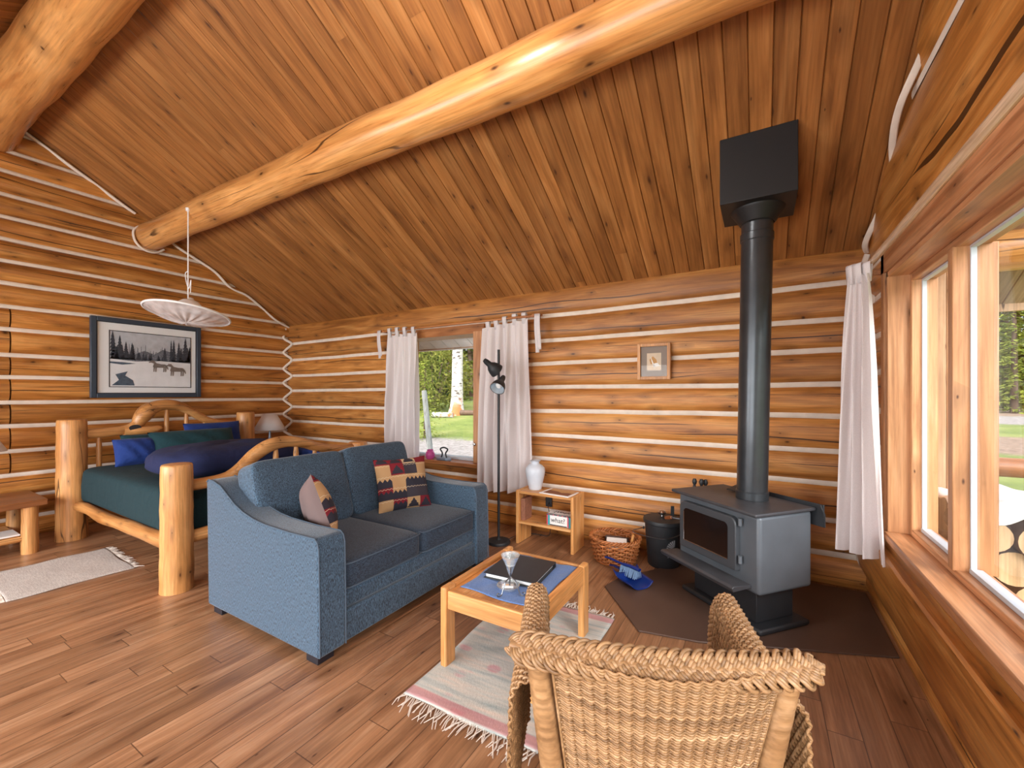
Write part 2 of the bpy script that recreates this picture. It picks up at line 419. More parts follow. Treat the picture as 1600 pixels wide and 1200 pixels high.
mx = m.n('ShaderNodeMixShader', {0: .4, 1: df, 2: tl}); tr = m.n('ShaderNodeBsdfTransparent')
co = m.coords('Object', (1, 1, 1)); wv = m.n('ShaderNodeTexNoise', {'Vector': co, 'Scale': 7.0, 'Detail': 2.0})
mx2 = m.n('ShaderNodeMixShader', {0: m.n('ShaderNodeMapRange', {0: wv, 1: .35, 2: .65, 3: .35, 4: .85}), 1: tr, 2: mx}); m.t.links.new(mx2.outputs[0], m.out.inputs[0]); M['gauze'] = m.m
m = N('clear cut glass')
g1 = m.n('ShaderNodeBsdfGlossy', {0: (1, 1, 1, 1), 'Roughness': .08}); tr = m.n('ShaderNodeBsdfTransparent', {0: lin((238, 242, 242))})
lw = m.n('ShaderNodeLayerWeight', {0: .35}); df = m.n('ShaderNodeBsdfDiffuse', {0: lin((230, 236, 236))})
ma = m.n('ShaderNodeMixShader', {0: .25, 1: tr, 2: df}); mx = m.n('ShaderNodeMixShader', {0: (lw, 'Facing'), 1: ma, 2: g1}); m.t.links.new(mx.outputs[0], m.out.inputs[0]); M['cutglass'] = m.m
# kilim rug
m = N('faded kilim')
tc = m.n('ShaderNodeTexCoord'); sp = m.n('ShaderNodeSeparateXYZ', {0: (tc, 'Object')})
na = m.n('ShaderNodeTexNoise', {'Vector': m.coords('Object', (3, 28, 3)), 'Scale': 1.0, 'Detail': 3.0})
base = m.ramp(na, [(.3, lin((164, 178, 178))), (.5, lin((200, 204, 198))), (.7, lin((222, 212, 200)))])
nb = m.n('ShaderNodeTexVoronoi', {'Vector': m.coords('Object', (7, 9.5, 1)), 'Scale': 1.0}, distance='EUCLIDEAN')
sc_ = m.n('ShaderNodeSeparateColor', {0: (nb, 'Color')})
spot = m.math('MULTIPLY', m.smooth((nb, 'Distance'), .36, .2), m.math('GREATER_THAN', (sc_, 0), .5))
c = m.mix(m.math('MULTIPLY', m.math('MULTIPLY', spot, m.smooth(na, .35, .6)), .6), (base, 0), lin((206, 132, 150)))
ed = m.math('ABSOLUTE', (sp, 1)); band = m.math('MULTIPLY', m.smooth(ed, .50, .512), m.smooth(ed, .57, .555))
c = m.mix(m.math('MULTIPLY', band, .75), c, lin((196, 130, 134)))
c = m.mix(m.math('MULTIPLY', m.smooth(ed, .575, .585), .6), c, lin((196, 172, 150)))
fz = m.n('ShaderNodeTexNoise', {'Vector': m.coords('Object', (200, 60, 200)), 'Scale': 1.0})
m.bsdf(c, .95, fz, .5, .004); M['kilim'] = m.m
# lodge pattern pillow
m = N('lodge patchwork print')
tc = m.n('ShaderNodeTexCoord'); mp = m.n('ShaderNodeMapping', {0: (tc, 'UV'), 3: (4, 4.6, 1)}); sp = m.n('ShaderNodeSeparateXYZ', {0: mp})
ix, iy = m.math('FLOOR', (sp, 0)), m.math('FLOOR', (sp, 1)); fx, fy = m.math('FRACT', (sp, 0)), m.math('FRACT', (sp, 1))
wn = m.n('ShaderNodeTexWhiteNoise', {'Vector': m.n('ShaderNodeCombineXYZ', {0: ix, 1: iy, 2: 4.0})}, noise_dimensions='3D')
bc = m.ramp((wn, 0), [(0, lin((188, 150, 106))), (.32, lin((126, 24, 38))), (.66, lin((206, 180, 142))), (.84, lin((60, 54, 62)))], 'CONSTANT')
ax = m.math('ABSOLUTE', m.math('SUBTRACT', fx, .5))
tri = m.math('LESS_THAN', ax, m.math('MULTIPLY', m.math('SUBTRACT', .92, fy), m.math('MULTIPLY_ADD', m.math('PINGPONG', fy, .12), 1.5)))
tri.inputs[1]
tri = m.math('MULTIPLY', tri, m.math('GREATER_THAN', fy, .12)); wsel = m.n('ShaderNodeTexWhiteNoise', {'Vector': m.n('ShaderNodeCombineXYZ', {0: iy, 1: ix, 2: 9.0})}, noise_dimensions='3D')
tri = m.math('MULTIPLY', tri, m.math('GREATER_THAN', (wsel, 0), .55))
c = m.mix(tri, (bc, 0), lin((48, 44, 54)))
zz = m.math('PINGPONG', m.math('MULTIPLY', (sp, 0), 3.0), .5)
mt = m.math('MULTIPLY', m.math('LESS_THAN', fy, m.math('MULTIPLY_ADD', zz, .5)), m.math('LESS_THAN', (wsel, 0), .2))
c = m.mix(mt, c, lin((44, 42, 54)))
dz = m.math('ABSOLUTE', m.math('SUBTRACT', m.math('PINGPONG', m.math('MULTIPLY', (sp, 0), 4.0), .5), m.math('MULTIPLY', m.math('SUBTRACT', fy, .84), 6.0)))
lz = m.math('MULTIPLY', m.math('MULTIPLY', m.math('LESS_THAN', dz, .1), m.math('GREATER_THAN', fy, .8)), m.math('LESS_THAN', (wsel, 0), .55))
c = m.mix(lz, c, lin((214, 196, 164)))
m.bsdf(c, .9, m.n('ShaderNodeTexNoise', {'Scale': 400.0}), .2, .003); M['lodge'] = m.m
M['taupe'] = plain('taupe pillow back', (112, 94, 92), .9)
# ground
m = N('lawn gravel and dirt')
tc = m.n('ShaderNodeTexCoord'); sp = m.n('ShaderNodeSeparateXYZ', {0: (tc, 'Object')})
n1 = m.n('ShaderNodeTexNoise', {'Vector': (tc, 'Object'), 'Scale': .5, 'Detail': 8.0, 'Roughness': .7})
n2 = m.n('ShaderNodeTexNoise', {'Vector': (tc, 'Object'), 'Scale': 9.0, 'Detail': 4.0})
gr = m.ramp(n1, [(.3, lin((78, 94, 34))), (.5, lin((112, 126, 54))), (.72, lin((144, 144, 84)))])
gr = m.mix(.35, (gr, 0), m.ramp(n2, [(.3, (.5, .55, .4)), (.7, (1.2, 1.2, 1.1))]), 'MULTIPLY')
gv = m.ramp(n2, [(.3, lin((112, 106, 100))), (.7, lin((158, 152, 148)))])
dt = m.ramp(n2, [(.3, lin((100, 80, 64))), (.7, lin((152, 130, 110)))])
yy = m.math('ADD', (sp, 1), m.math('MULTIPLY', m.math('SUBTRACT', n1, .5), 3.0))
lf = m.smooth((sp, 0), 0.0, -3.0); rt = m.smooth((sp, 0), 2.0, 6.0)
c = m.mix(m.math('MULTIPLY', lf, m.smooth(yy, 12.2, 11.6)), gr, gv)
def band(a, b): return m.math('MULTIPLY', rt, m.math('MULTIPLY', m.smooth(yy, a - .4, a + .4), m.smooth(yy, b + .4, b - .4)))
c = m.mix(band(16, 21), c, (dt, 0)); c = m.mix(band(27, 33), c, (gv, 0)); c = m.mix(band(33, 44), c, (dt, 0))
m.bsdf(c, .95, n2, .5, .05); M['ground'] = m.m
# birch
m = N('white birch bark')
n1 = m.n('ShaderNodeTexNoise', {'Vector': m.coords('Object', (3, 3, 9)), 'Scale': 1.0, 'Detail': 3.0}); n2 = m.n('ShaderNodeTexNoise', {'Vector': m.coords('Object', (2, 2, 1)), 'Scale': 1.0})
c = m.ramp(n1, [(.36, lin((70, 62, 58))), (.44, lin((176, 172, 166))), (.8, lin((204, 200, 194)))])
tc = m.n('ShaderNodeTexCoord'); sp = m.n('ShaderNodeSeparateXYZ', {0: (tc, 'Object')})
c = m.mix(m.math('MULTIPLY', m.smooth((sp, 2), 1.1, .3), m.smooth(n2, .45, .55)), (c, 0), lin((186, 110, 62)))
m.bsdf(c, .8, n1, .3, .02); M['birch'] = m.m
SKY, SUN, EXPO, FILL = .36, 3.5, .48, 105
LAMPS = [(-1.4, 1.15, 3.35, 42), (-2.4, -1.4, 1.95, 24)]  # the second lamp is unseen, added only to lift the room light
# ------------------------------------------------------------------ room numbers (metres; +y = back wall, +x = window wall)
XL, XR, YB, YF = -6.48, .735, 4.0, -2.1
ZE, SL, YR = 2.492, .578, .95          # eave height, roof slope, ridge y
ANG = math.atan(SL)
def ceil_z(y): return ZE + SL * (YB - y) if y >= YR else ZE + SL * (y - YF)

# floor
mb = MB(); mb.box(XL - .3, XR + .22, YF - .2, YB + .2, -.06, 0)
fl = struct('floor', mb, M['floor'], smooth=0)

# log walls ---------------------------------------------------------------
def wob(s, k, a=1.0): return a * (mnoise.noise(Vector((s * .9, k * 7.3, 1.7))) * .7 + mnoise.noise(Vector((s * 3.1, k * 3.3, 5.1))) * .3)
def log_wall(mb, P, ch, L, opens=(), bulge=.054, gap=.029, cuts=(), skip=(), ymax=None):
    """P(s, z, out) -> point; ch = list of (z at s=0, z at s=L)"""
    def zc(i, s): return ch[i][0] + (ch[i][1] - ch[i][0]) * s / L + wob(s, i, .012) * (0 if i in (0, len(ch) - 1) else 1)
    def log(i, s0, s1, zlo=None, zhi=None):
        n = max(2, int((s1 - s0) / .14)); m = 12
        def fn(u, v):
            s = s0 + (s1 - s0) * u
            a, b = zc(i, s) + gap / 2, zc(i + 1, s) - gap / 2
            z = a + (b - a) * v
            if zlo is not None: z = max(zlo, z)
            if zhi is not None: z = min(zhi, z)
            t = (z - (a + b) / 2) / max(.02, (b - a) / 2)
            bl = bulge * (1 + .12 * wob(i * 3.7, 2)) + wob(s, i + 40, .008)
            o = bl * max(.05, max(0, 1 - (.97 * abs(t)) ** 2.7) ** .55)
            return P(s, z, o)
        mb.cur = 0
        mb.grid(fn, n, m, uv=True)
    def chink(i, s0, s1):
        n = max(2, int((s1 - s0) / .14))
        def fn(u, v):
            s = s0 + (s1 - s0) * u; z = zc(i, s) + (v - .5) * gap * 1.5
            return P(s, z, bulge * .34 + .010 * (1 - (2 * v - 1) ** 2) + wob(s, i + 90, .004))
        mb.cur = 1
        mb.grid(fn, n, 4)
    for i in range(len(ch) - 1):
        br = [0.0, L] + [c for c in cuts if ch[i][0] > .4]
        rng = [(0.0, L, None, None)]
        for (a, b, z0, z1) in opens:
            zl, zh = ch[i][0], ch[i + 1][0]
            if zh <= z0 or zl >= z1: continue
            new = []
            for (p, q, u, v) in rng:
                if b <= p or a >= q: new.append((p, q, u, v)); continue
                if p < a: new.append((p, a, u, v))
                if b < q: new.append((b, q, u, v))
                mid0, mid1 = max(a, p), min(b, q)
                if zl < z0 - .03: new.append((mid0, mid1, None, z0))
                if zh > z1 + .03: new.append((mid0, mid1, z1, None))
            rng = new
        for (p, q, u, v) in rng:
            cc = [c for c in cuts if p + .05 < c < q - .05 and .45 < ch[i][0] < 2.3]
            xs = [p] + cc + [q]
            for k in range(len(xs) - 1):
                log(i, xs[k] + (.005 if k else 0), xs[k + 1] - (.005 if k < len(xs) - 2 else 0), u, v)
    for i in range(1, len(ch) - 1):
        rng = [(0.0, L)]
        for (a, b, z0, z1) in opens:
            if z0 - .02 < ch[i][0] < z1 + .02:
                new = []
                for (p, q) in rng:
                    if b <= p or a >= q: new.append((p, q)); continue
                    if p < a: new.append((p, a))
                    if b < q: new.append((b, q))
                rng = new
        for p, q in rng: chink(i, p, q)

def slab_with_holes(mb, P, L, z0, z1, opens, o0, o1):
    """solid backing of a wall, from depth o0 to o1, with rectangular openings"""
    ss = sorted({0.0, L} | {min(max(q, 0), L) for o in opens for q in o[:2]}); zs = sorted({z0, z1} | {q for o in opens for q in o[2:4]})
    for i in range(len(ss) - 1):
        for k in range(len(zs) - 1):
            sm, zm = (ss[i] + ss[i + 1]) / 2, (zs[k] + zs[k + 1]) / 2
            if any(o[0] < sm < o[1] and o[2] < zm < o[3] for o in opens): continue
            vs = [P(s, z, o) for s in (ss[i], ss[i + 1]) for z in (zs[k], zs[k + 1]) for o in (o0, o1)]
            mb.add(vs, [(0, 1, 3, 2), (4, 6, 7, 5), (0, 4, 5, 1), (2, 3, 7, 6), (0, 2, 6, 4), (1, 5, 7, 3)])

# back wall (window_1 in it)
W1 = (-3.95, -2.78, .655, 2.14)
Pb = lambda s, z, o: (XL + s, YB - o, z)
chb = [(-.02, -.02), (.225, .232), (.49, .489), (.765, .768), (1.011, 1.01), (1.238, 1.285), (1.493, 1.522), (1.72, 1.786), (1.975, 2.014), (2.225, 2.283), (2.56, 2.56)]
mb = MB()
log_wall(mb, Pb, chb, XR - XL + .12, [(W1[0] - XL, W1[1] - XL, W1[2], W1[3])])
mb.cur = 0
slab_with_holes(mb, Pb, XR - XL + .12, -.1, 2.5, [(W1[0] - XL, W1[1] - XL, W1[2], W1[3])], -.02, -.24)
wb = struct('wall_back', mb, [M['log_x'], M['chink']], smooth=60)

# left wall (gable, logs along y)
zl = [-.03, .19, .405, .632, .868, 1.122, 1.357, 1.614, 1.834, 2.092, 2.317, 2.547, 2.768, 2.981, 3.20, 3.425, 3.66, 3.86, 4.07, 4.3]
Pl = lambda s, z, o: (XL + o, YF + s, z)
mb = MB()
log_wall(mb, Pl, [(z, z) for z in zl], YB - YF, cuts=[1.08 - YF], bulge=.072)
mb.cur = 0
slab_with_holes(mb, Pl, YB - YF, -.1, 4.4, [], -.02, -.24)
wl = struct('wall_left', mb, [M['log_y'], M['chink']], smooth=60)

# right wall (gable, the big window in it)
W2 = (-1.55, 3.21, .65, 2.128)
Pr = lambda s, z, o: (XR - o, YF + s, z)
zr = [-.03, .175, .545, .78, 1.08, 1.33, 1.60, 1.86, 2.12, 2.37, 3.06, 3.46, 3.82, 4.3]
op2 = [(W2[0] - YF, W2[1] - YF, W2[2] - .03, W2[3] + .02)]
mb = MB()
log_wall(mb, Pr, [(z, z) for z in zr], YB - YF, op2, bulge=.07)
# the two hewn logs under the sill stand proud of the wall
mb.cur = 0
def hewn(z0, z1, o0, o1, k, prof):
    n = 44
    def fn(u, v):
        s = u * (YB - YF - .02); i = v * (len(prof) - 1); a = int(min(i, len(prof) - 2)); f = i - a
        pz = prof[a][1] + (prof[a + 1][1] - prof[a][1]) * f; po = prof[a][0] + (prof[a + 1][0] - prof[a][0]) * f
        return Pr(s, z0 + (z1 - z0) * pz + wob(s * 1.6, k, .022) * (pz > .7), po + wob(s * 1.3, k + 5, .012))
    mb.grid(fn, n, (len(prof) - 1) * 2)
hewn(.10, .553, .02, .12, 31, [(.0, 0), (.06, .1), (.105, .22), (.128, .5), (.142, .88), (.144, .97), (.134, 1.0), (.0, 1.0)])
hewn(.53, .597, .02, .12, 35, [(.088, 0), (.104, .45), (.103, .92), (.092, 1.0), (.0, 1.0)])
slab_with_holes(mb, Pr, YB - YF, -.1, 4.4, op2, -.03, -.10)
wr_ = struct('wall_right', mb, [M['log_y'], M['chink']], smooth=34)

# front wall behind the camera, with its own wide windows
W3 = [(-5.9, -3.3, .5, 2.15), (-2.7, .1, .25, 2.15)]
Pf = lambda s, z, o: (XL + s, YF + o, z)
opf = [(a - XL, b - XL, c, d) for a, b, c, d in W3]
mb = MB()
log_wall(mb, Pf, [(z, z) for z in (-.03, .22, .48, .75, 1.0, 1.25, 1.5, 1.76, 2.0, 2.25, 2.5)], XR - XL, opf)
mb.cur = 0
slab_with_holes(mb, Pf, XR - XL, -.1, 2.5, opf, -.02, -.2)
struct('wall_front', mb, [M['log_x'], M['chink']], smooth=60)

# ceiling boards ----------------------------------------------------------
def ceiling(name, x0, x1, y0, y1, Mw, mat):
    """boards run along local y; visible side local +z"""
    mb = MB(); w = .118; x = x0; r = random.Random(3)
    while x < x1 - .001:
        xe = min(x + w, x1)
        prof = [(x + .0006, -.010), (x + .0045, -.0005), (x + .007, 0), (xe - .007, 0), (xe - .0045, -.0005), (xe - .0006, -.010)]
        br = [y0, y1]
        if r.random() < .55: br.insert(1, y0 + (y1 - y0) * r.uniform(.15, .85))
        for k in range(len(br) - 1):
            ya, yb = br[k] + (.0012 if k else 0), br[k + 1]
            vs = [(p[0], yy, p[1]) for yy in (ya, yb) for p in prof]
            mb.add(vs, [(i, i + 1, i + 7, i + 6) for i in range(5)])
        x = xe
    mb.box(x0, x1, y0, y1, -.16, -.011)
    o = struct(name, mb, mat, smooth=0)
    o.matrix_world = Mw
    return o
c_, s_ = cos(ANG), sin(ANG)
LEN = (YB - YR) / c_
Mb_ = Matrix(((1, 0, 0, 0), (0, -c_, -s_, YB), (0, s_, -c_, ZE), (0, 0, 0, 1)))
ceiling('ceiling', XL - .3, XR + .02, -.74, LEN + .09, Mb_, M['board'])
Mf_ = Matrix(((-1, 0, 0, 0), (0, c_, s_, YF), (0, s_, -c_, ZE), (0, 0, 0, 1)))
ceiling('ceiling', -XR - .02, -XL + .3, -.56, LEN + .09, Mf_, M['board'])
Mo_ = Mb_.copy()
po = ceiling('porch_roof', XR + .02, XR + 1.05, -.74, LEN, Mo_, M['porch'])

# roof logs
def rlog(name, x0, x1, y, z, r, k, mat):
    mb = MB(); n = 60
    pts = [(x0 + (x1 - x0) * i / n, y + .010 * sin(i * .35 + k), z + .008 * sin(i * .27 + k * 2)) for i in range(n + 1)]
    R = [r * (1 + .03 * sin(i * .5 + k) + .02 * sin(i * 1.3)) for i in range(n + 1)]
    mb.tube(pts, R, 28)
    return struct(name, mb, mat, smooth=60)
rlog('trim_1', XL - .1, XR + 1.0, 2.19, 3.36, .150, 1.0, M['beam'])      # purlin
rlog('trim_2', XL - .1, XR + 1.0, .95, 4.02, .19, 2.2, M['beam'])         # ridge log
rlog('trim_3', XL - .1, XR + 1.0, -.29, 3.335, .150, 3.2, M['beam'])      # purlin on the other slope

# white caulking lines in the corners and along the slopes
mb = MB()
def caulk(pts, r=.015, n=5): mb.tube(spline(pts, 6), r, 8, flat=.7)
zc_l = zl[1:11]; zc_b = [c[0] for c in chb[1:10]]
# zigzag of the far left corner: chink of the left wall, chink of the back wall, in turn
seq = sorted([(z, 'l') for z in zl[1:11] if z < 2.5] + [(z, 'b') for z in zc_b])
pts = []
for z, w in seq: pts.append((XL + .035, YB - .115, z) if w == 'l' else (XL + .115, YB - .03, z))
pts.append((XL + .06, YB - .10, 2.47))
mb.tube(spline(pts, 5), .020, 8)
# gable line of the left wall along the ceiling
pl_ = []
y = 3.93
zz = 2.49
ys = [3.93, 3.5, 3.1, 2.75, 2.42]
pl_ = [(XL + .06 + .025 * (i % 2), yy, ceil_z(yy) - .03 - .05 * max(0, sin(i * 1.9))) for i, yy in enumerate([3.95, 3.72, 3.5, 3.3, 3.1, 2.9, 2.7, 2.5, 2.36])]
caulk(pl_, .022)
pl_ = [(XL + .06 + .02 * (i % 2), yy, ceil_z(yy) - .025 - .015 * (i % 2)) for i, yy in enumerate([2.05, 1.9, 1.7, 1.5, 1.3, 1.14])]
caulk(pl_, .022)
# around the purlin end
pts = [(XL + .085, 2.19 + .165 * cos(a), 3.335 + .165 * sin(a)) for a in [PI * .62, PI * .85, PI, PI * 1.2, PI * 1.4, PI * 1.6, PI * 1.8]]
caulk(pts, .018)
struct('trim_4', mb, M['chink'])
# right wall: wavy white line where the gable logs meet the ceiling
mb = MB()
ysr = [3.97, 3.82, 3.66, 3.44, 3.2, 3.0, 2.8, 2.62, 2.42, 2.2, 2.0]
pr_ = [(XR - .058 - .034 * sin(i * 1.7), yy, ceil_z(yy) - .03 - .05 * max(0, sin(i * 1.7))) for i, yy in enumerate(ysr)]
caulk(pr_, .018)
seqr = sorted([(z, 'r') for z in zr[1:9] if z < 2.4] + [(c[1], 'b') for c in chb[1:10]])
pts = [(XR - .04, YB - .11, z) if w == 'r' else (XR - .10, YB - .035, z) for z, w in seqr]
pts.append((XR - .06, YB - .06, 2.46))
mb.tube(spline(pts, 5), .02, 8)
struct('trim_5', mb, M['chink'])

# window_1 (back wall) ----------------------------------------------------
def wbox(nm, b, mat, parent, bevel=.004, **k):
    mb = MB(); mb.box(*b); return obj(nm, mb, mat, parent, bevel=bevel, **k)
w1 = thing('window_1', 'small window', 'window', (-3.36, YB + .05, .655)); w1['kind'] = 'structure'; del w1['label'], w1['category']
x0, x1, z0, z1 = W1
wbox('casing', (x1 - .045, x1 + .075, YB - .075, YB + .2, z0, z1 + .02), M['sill_z'], w1)
wbox('casing', (x0 - .075, x0 + .045, YB - .075, YB + .2, z0, z1 + .02), M['sill_z'], w1)
wbox('header_board', (x0 - .1, x1 + .1, YB - .07, YB + .2, z1 - .005, z1 + .10), M['sill_x'], w1)
wbox('sill_board', (x0 - .08, x1 + .09, YB - .16, YB + .14, z0 - .04, z0), M['sill_x'], w1)
wbox('sill_track', (x0 + .045, x1 - .045, YB + .02, YB + .12, z0, z0 + .035), M['vinyl'], w1)
wbox('pane', (x0 + .045, x1 - .045, YB + .07, YB + .074, z0 + .03, z1), M['glass'], w1, bevel=0)
mb = MB(); mb.lathe([(.0, 0), (.018, 0), (.02, .012), (.012, .022), (0, .024)], (x1 - .02, YB - .075, .87), 14, rotx(PI / 2)); obj('latch', mb, M['chrome'], w1)

# window_2 (right wall) ---------------------------------------------------
w2 = thing('window_2', 'big window', 'window', (XR, .7, .7)); w2['kind'] = 'structure'; del w2['label'], w2['category']
ya, yb, za, zb = W2
XI, XF, XG = .64, .736, .784     # inner trim face, frame face, glass
wbox('stool', (XI - .02, XF + .05, ya - .05, yb + .02, za - .045, za), M['sill_y'], w2, bevel=.008)
wbox('apron', (XR - .05, XR + .02, ya, yb + .06, za - .16, za - .045), M['sill_y'], w2)
wbox('jamb', (XI, XF + .03, yb, yb + .03, za, zb + .03), M['sill_z'], w2, bevel=.002)
wbox('jamb', (XI, XF + .03, ya - .03, ya, za, zb + .03), M['sill_z'], w2, bevel=.002)
wbox('head_jamb', (XI, XF + .03, ya, yb + .03, zb, zb + .03), M['sill_y'], w2, bevel=.002)
wbox('casing', (XI - .012, XI + .07, yb + .03, yb + .10, za - .1, zb + .15), M['sill_z'], w2)
wbox('head_casing', (XI - .012, XI + .07, ya - .1, yb + .10, zb + .03, zb + .15), M['sill_y'], w2)
wbox('frame', (XF, XF + .11, yb - .030, yb, za, zb), M['sill_z'], w2)
wbox('frame', (XF, XF + .11, ya, yb - .03, zb - .04, zb), M['sill_y'], w2)
wbox('frame', (XF, XF + .11, ya, yb - .03, za, za + .035), M['sill_y'], w2)
muls = [2.556, .85, -.75]
for k, y in enumerate(muls):
    wbox('mullion', (XF - .012, XF + .13, y, y + .054, za + .03, zb - .035), M['sill_z'], w2)
edges = [yb - .03] + [v for y in muls for v in (y + .054, y)] + [ya]
for k in range(0, len(edges), 2):
    b, a = edges[k], edges[k + 1]
    bd = MB()
    bd.box(XG - .006, XG + .014, a, a + .009, za + .035, zb - .04); bd.box(XG - .006, XG + .014, b - .010, b, za + .035, zb - .04)
    bd.box(XG - .012, XG + .03, a + .012, b - .014, za + .035, za + .055); bd.box(XG - .008, XG + .016, a + .012, b - .014, zb - .052, zb - .04)
    obj('glazing_bead', bd, M['vinyl'], w2, bevel=.002)
    wbox('pane', (XG + .004, XG + .008, a + .01, b - .01, za + .05, zb - .05), M['glass'], w2, bevel=0)
# front windows
for k, (a, b, c, d) in enumerate(W3):
    w3 = thing('window_%d' % (k + 3), 'w', 'window', ((a + b) / 2, YF, c)); w3['kind'] = 'structure'; del w3['label'], w3['category']
    f = MB()
    f.box(a, a + .06, YF - .1, YF + .06, c, d); f.box(b - .06, b, YF - .1, YF + .06, c, d); f.box(a + .06, b - .06, YF - .1, YF + .06, c, c + .06); f.box(a + .06, b - .06, YF - .1, YF + .06, d - .06, d); f.box((a + b) / 2 - .03, (a + b) / 2 + .03, YF - .1, YF + .06, c + .06, d - .06)
    obj('frame', f, M['sill_z'], w3)
    wbox('pane', (a + .06, b - .06, YF - .02, YF - .016, c + .06, d - .06), M['glass'], w3, bevel=0)

# hearth pad
mb = MB(); hp = [(-1.0, 3.10), (-.64, 2.60), (.60, 2.98), (.60, 3.86), (.45, 3.91), (-.92, 3.91), (-.92, 3.27)]
hp = [(-1.0, 3.07), (-.635, 2.597), (-.30, 2.66), (.66, 3.06), (.66, 3.92), (-.50, 3.92), (-.95, 3.26)]
mb.prism(hp, lambda a, b, d: (a, b, d), .0005, .012)
h_ = obj('hearth_pad', mb, M['hearth'], loc=(0, 3.2, .0005), bevel=.003)
tag(h_, 'brown angular hearth pad lying on the floor under the wood stove', 'hearth pad')
# ------------------------------------------------------------------ sofa (faces +x, runs along y)
sofa = thing('sofa', 'dark blue denim two-seat sofa with sloping arms between bed and coffee table', 'sofa', (-2.6, 2.19, 0))
Y0, Y1 = 1.39, 2.99
armp = [(-1.995, .05), (-1.992, .30), (-2.0, .625), (-2.012, .662), (-2.035, .68), (-2.25, .676), (-2.5, .682), (-2.62, .694), (-2.74, .72), (-2.84, .756), (-2.93, .806), (-3.01, .85), (-3.10, .874), (-3.165, .878), (-3.188, .86), (-3.175, .45), (-3.165, .05)]
for (ya_, yb_) in ((Y0, Y0 + .17), (Y1 - .17, Y1)):
    mb = MB(); mb.prism(armp, lambda a, b, d: (a, d, b), ya_, yb_)
    ao = obj('arm', mb, M['denim'], sofa, bevel=.014, seg=3, smooth=50)
    pp = MB()
    for yy in (ya_ + .004, yb_ - .004):
        pp.tube([(a, yy, b) for a, b in [(-1.99, .06)] + armp[1:15]], .0042, 6)
    obj('piping', pp, M['piping'], ao)
mb = MB(); mb.box(-3.1, -2.012, Y0 + .165, Y1 - .165, .05, .225); obj('base_rail', mb, M['denim'], sofa, bevel=.012, seg=3)
mb = MB(); mb.box(-3.1, -2.022, Y0 + .165, Y1 - .165, .228, .335); obj('seat_platform', mb, M['denim'], sofa, bevel=.02, seg=3)
mb = MB(); mb.prism([(-3.185, .05), (-3.04, .05), (-3.02, .85), (-3.10, .876), (-3.19, .87)], lambda a, b, d: (a, d, b), Y0 + .16, Y1 - .16); obj('back_panel', mb, M['denim'], sofa, bevel=.015, seg=3)
# seat cushion halves
ymid = 2.19
for a, b in ((Y0 + .172, ymid - .002), (ymid + .002, Y1 - .172)):
    mb = MB(); cy, hy = (a + b) / 2, (b - a) / 2
    def seat(u, v):
        pass
    mb.superq((-2.475, cy, .418), (.475, hy, .084), None, .22, .14, 40, 20)
    for i, p in enumerate(mb.v):
        x, y, z = p
        if z > .44: z += .016 * max(0, cos((y - cy) / hy * 1.5)) * max(0, cos((x + 2.5) / .47 * 1.4))
        mb.v[i] = (x, y, z)
    so = obj('seat_cushion', mb, M['denim_shaded'], sofa, smooth=80)
    pp = MB()
    for zz in (.487, .349):
        pp.tube([(-2.05, a + .008, zz), (-2.014, a + .012, zz), (-2.003, a + .05, zz), (-2.0, cy, zz), (-2.003, b - .05, zz), (-2.014, b - .012, zz), (-2.05, b - .008, zz)], .0045, 6)
    obj('piping', pp, M['piping'], so)
# back cushions
for k, (a, b, top) in enumerate(((Y0 + .10, ymid + .005, .985), (ymid + .005, Y1 - .12, .995))):
    cy, hy = (a + b) / 2, (b - a) / 2; zm = (.47 + top) / 2; hz = (top - .47) / 2
    R = roty(math.radians(-17))
    mb = MB(); mb.superq((-2.86, cy, zm), (.105, hy, hz + .01), R, .2, .17, 56, 28)
    for i, p in enumerate(mb.v):
        v = Vector(p) - Vector((-2.86, cy, zm)); q = R.transposed() @ v
        f = max(0, 1 - (q.y / hy) ** 2) * max(0, 1 - (q.z / hz) ** 2)
        q.x += math.copysign(.022 * f, q.x) + .006 * sin(q.y * 14 + k) * f
        mb.v[i] = tuple(Vector((-2.86, cy, zm)) + R @ q)
    bo = obj('back_cushion', mb, M['denim'], sofa, smooth=80)
    pp = MB(); hz2 = hz + .004
    loop = []
    for i in range(48):
        t = 2 * PI * i / 48
        sgn = lambda x, e: math.copysign(abs(x) ** e, x)
        loop.append(Vector((-2.86, cy, zm)) + R @ Vector((.075, hy * .985 * sgn(cos(t), .17), hz2 * .985 * sgn(sin(t), .17))))
    pp.tube(loop, .0045, 6, closed=True)
    obj('piping', pp, M['piping'], bo)
for x in (-2.08, -3.08):
    for y in (Y0 + .07, Y1 - .07):
        mb = MB(); mb.box(x - .05, x + .05, y - .05, y + .05, 0, .05); obj('foot', mb, M['foot'], sofa, bevel=.003)

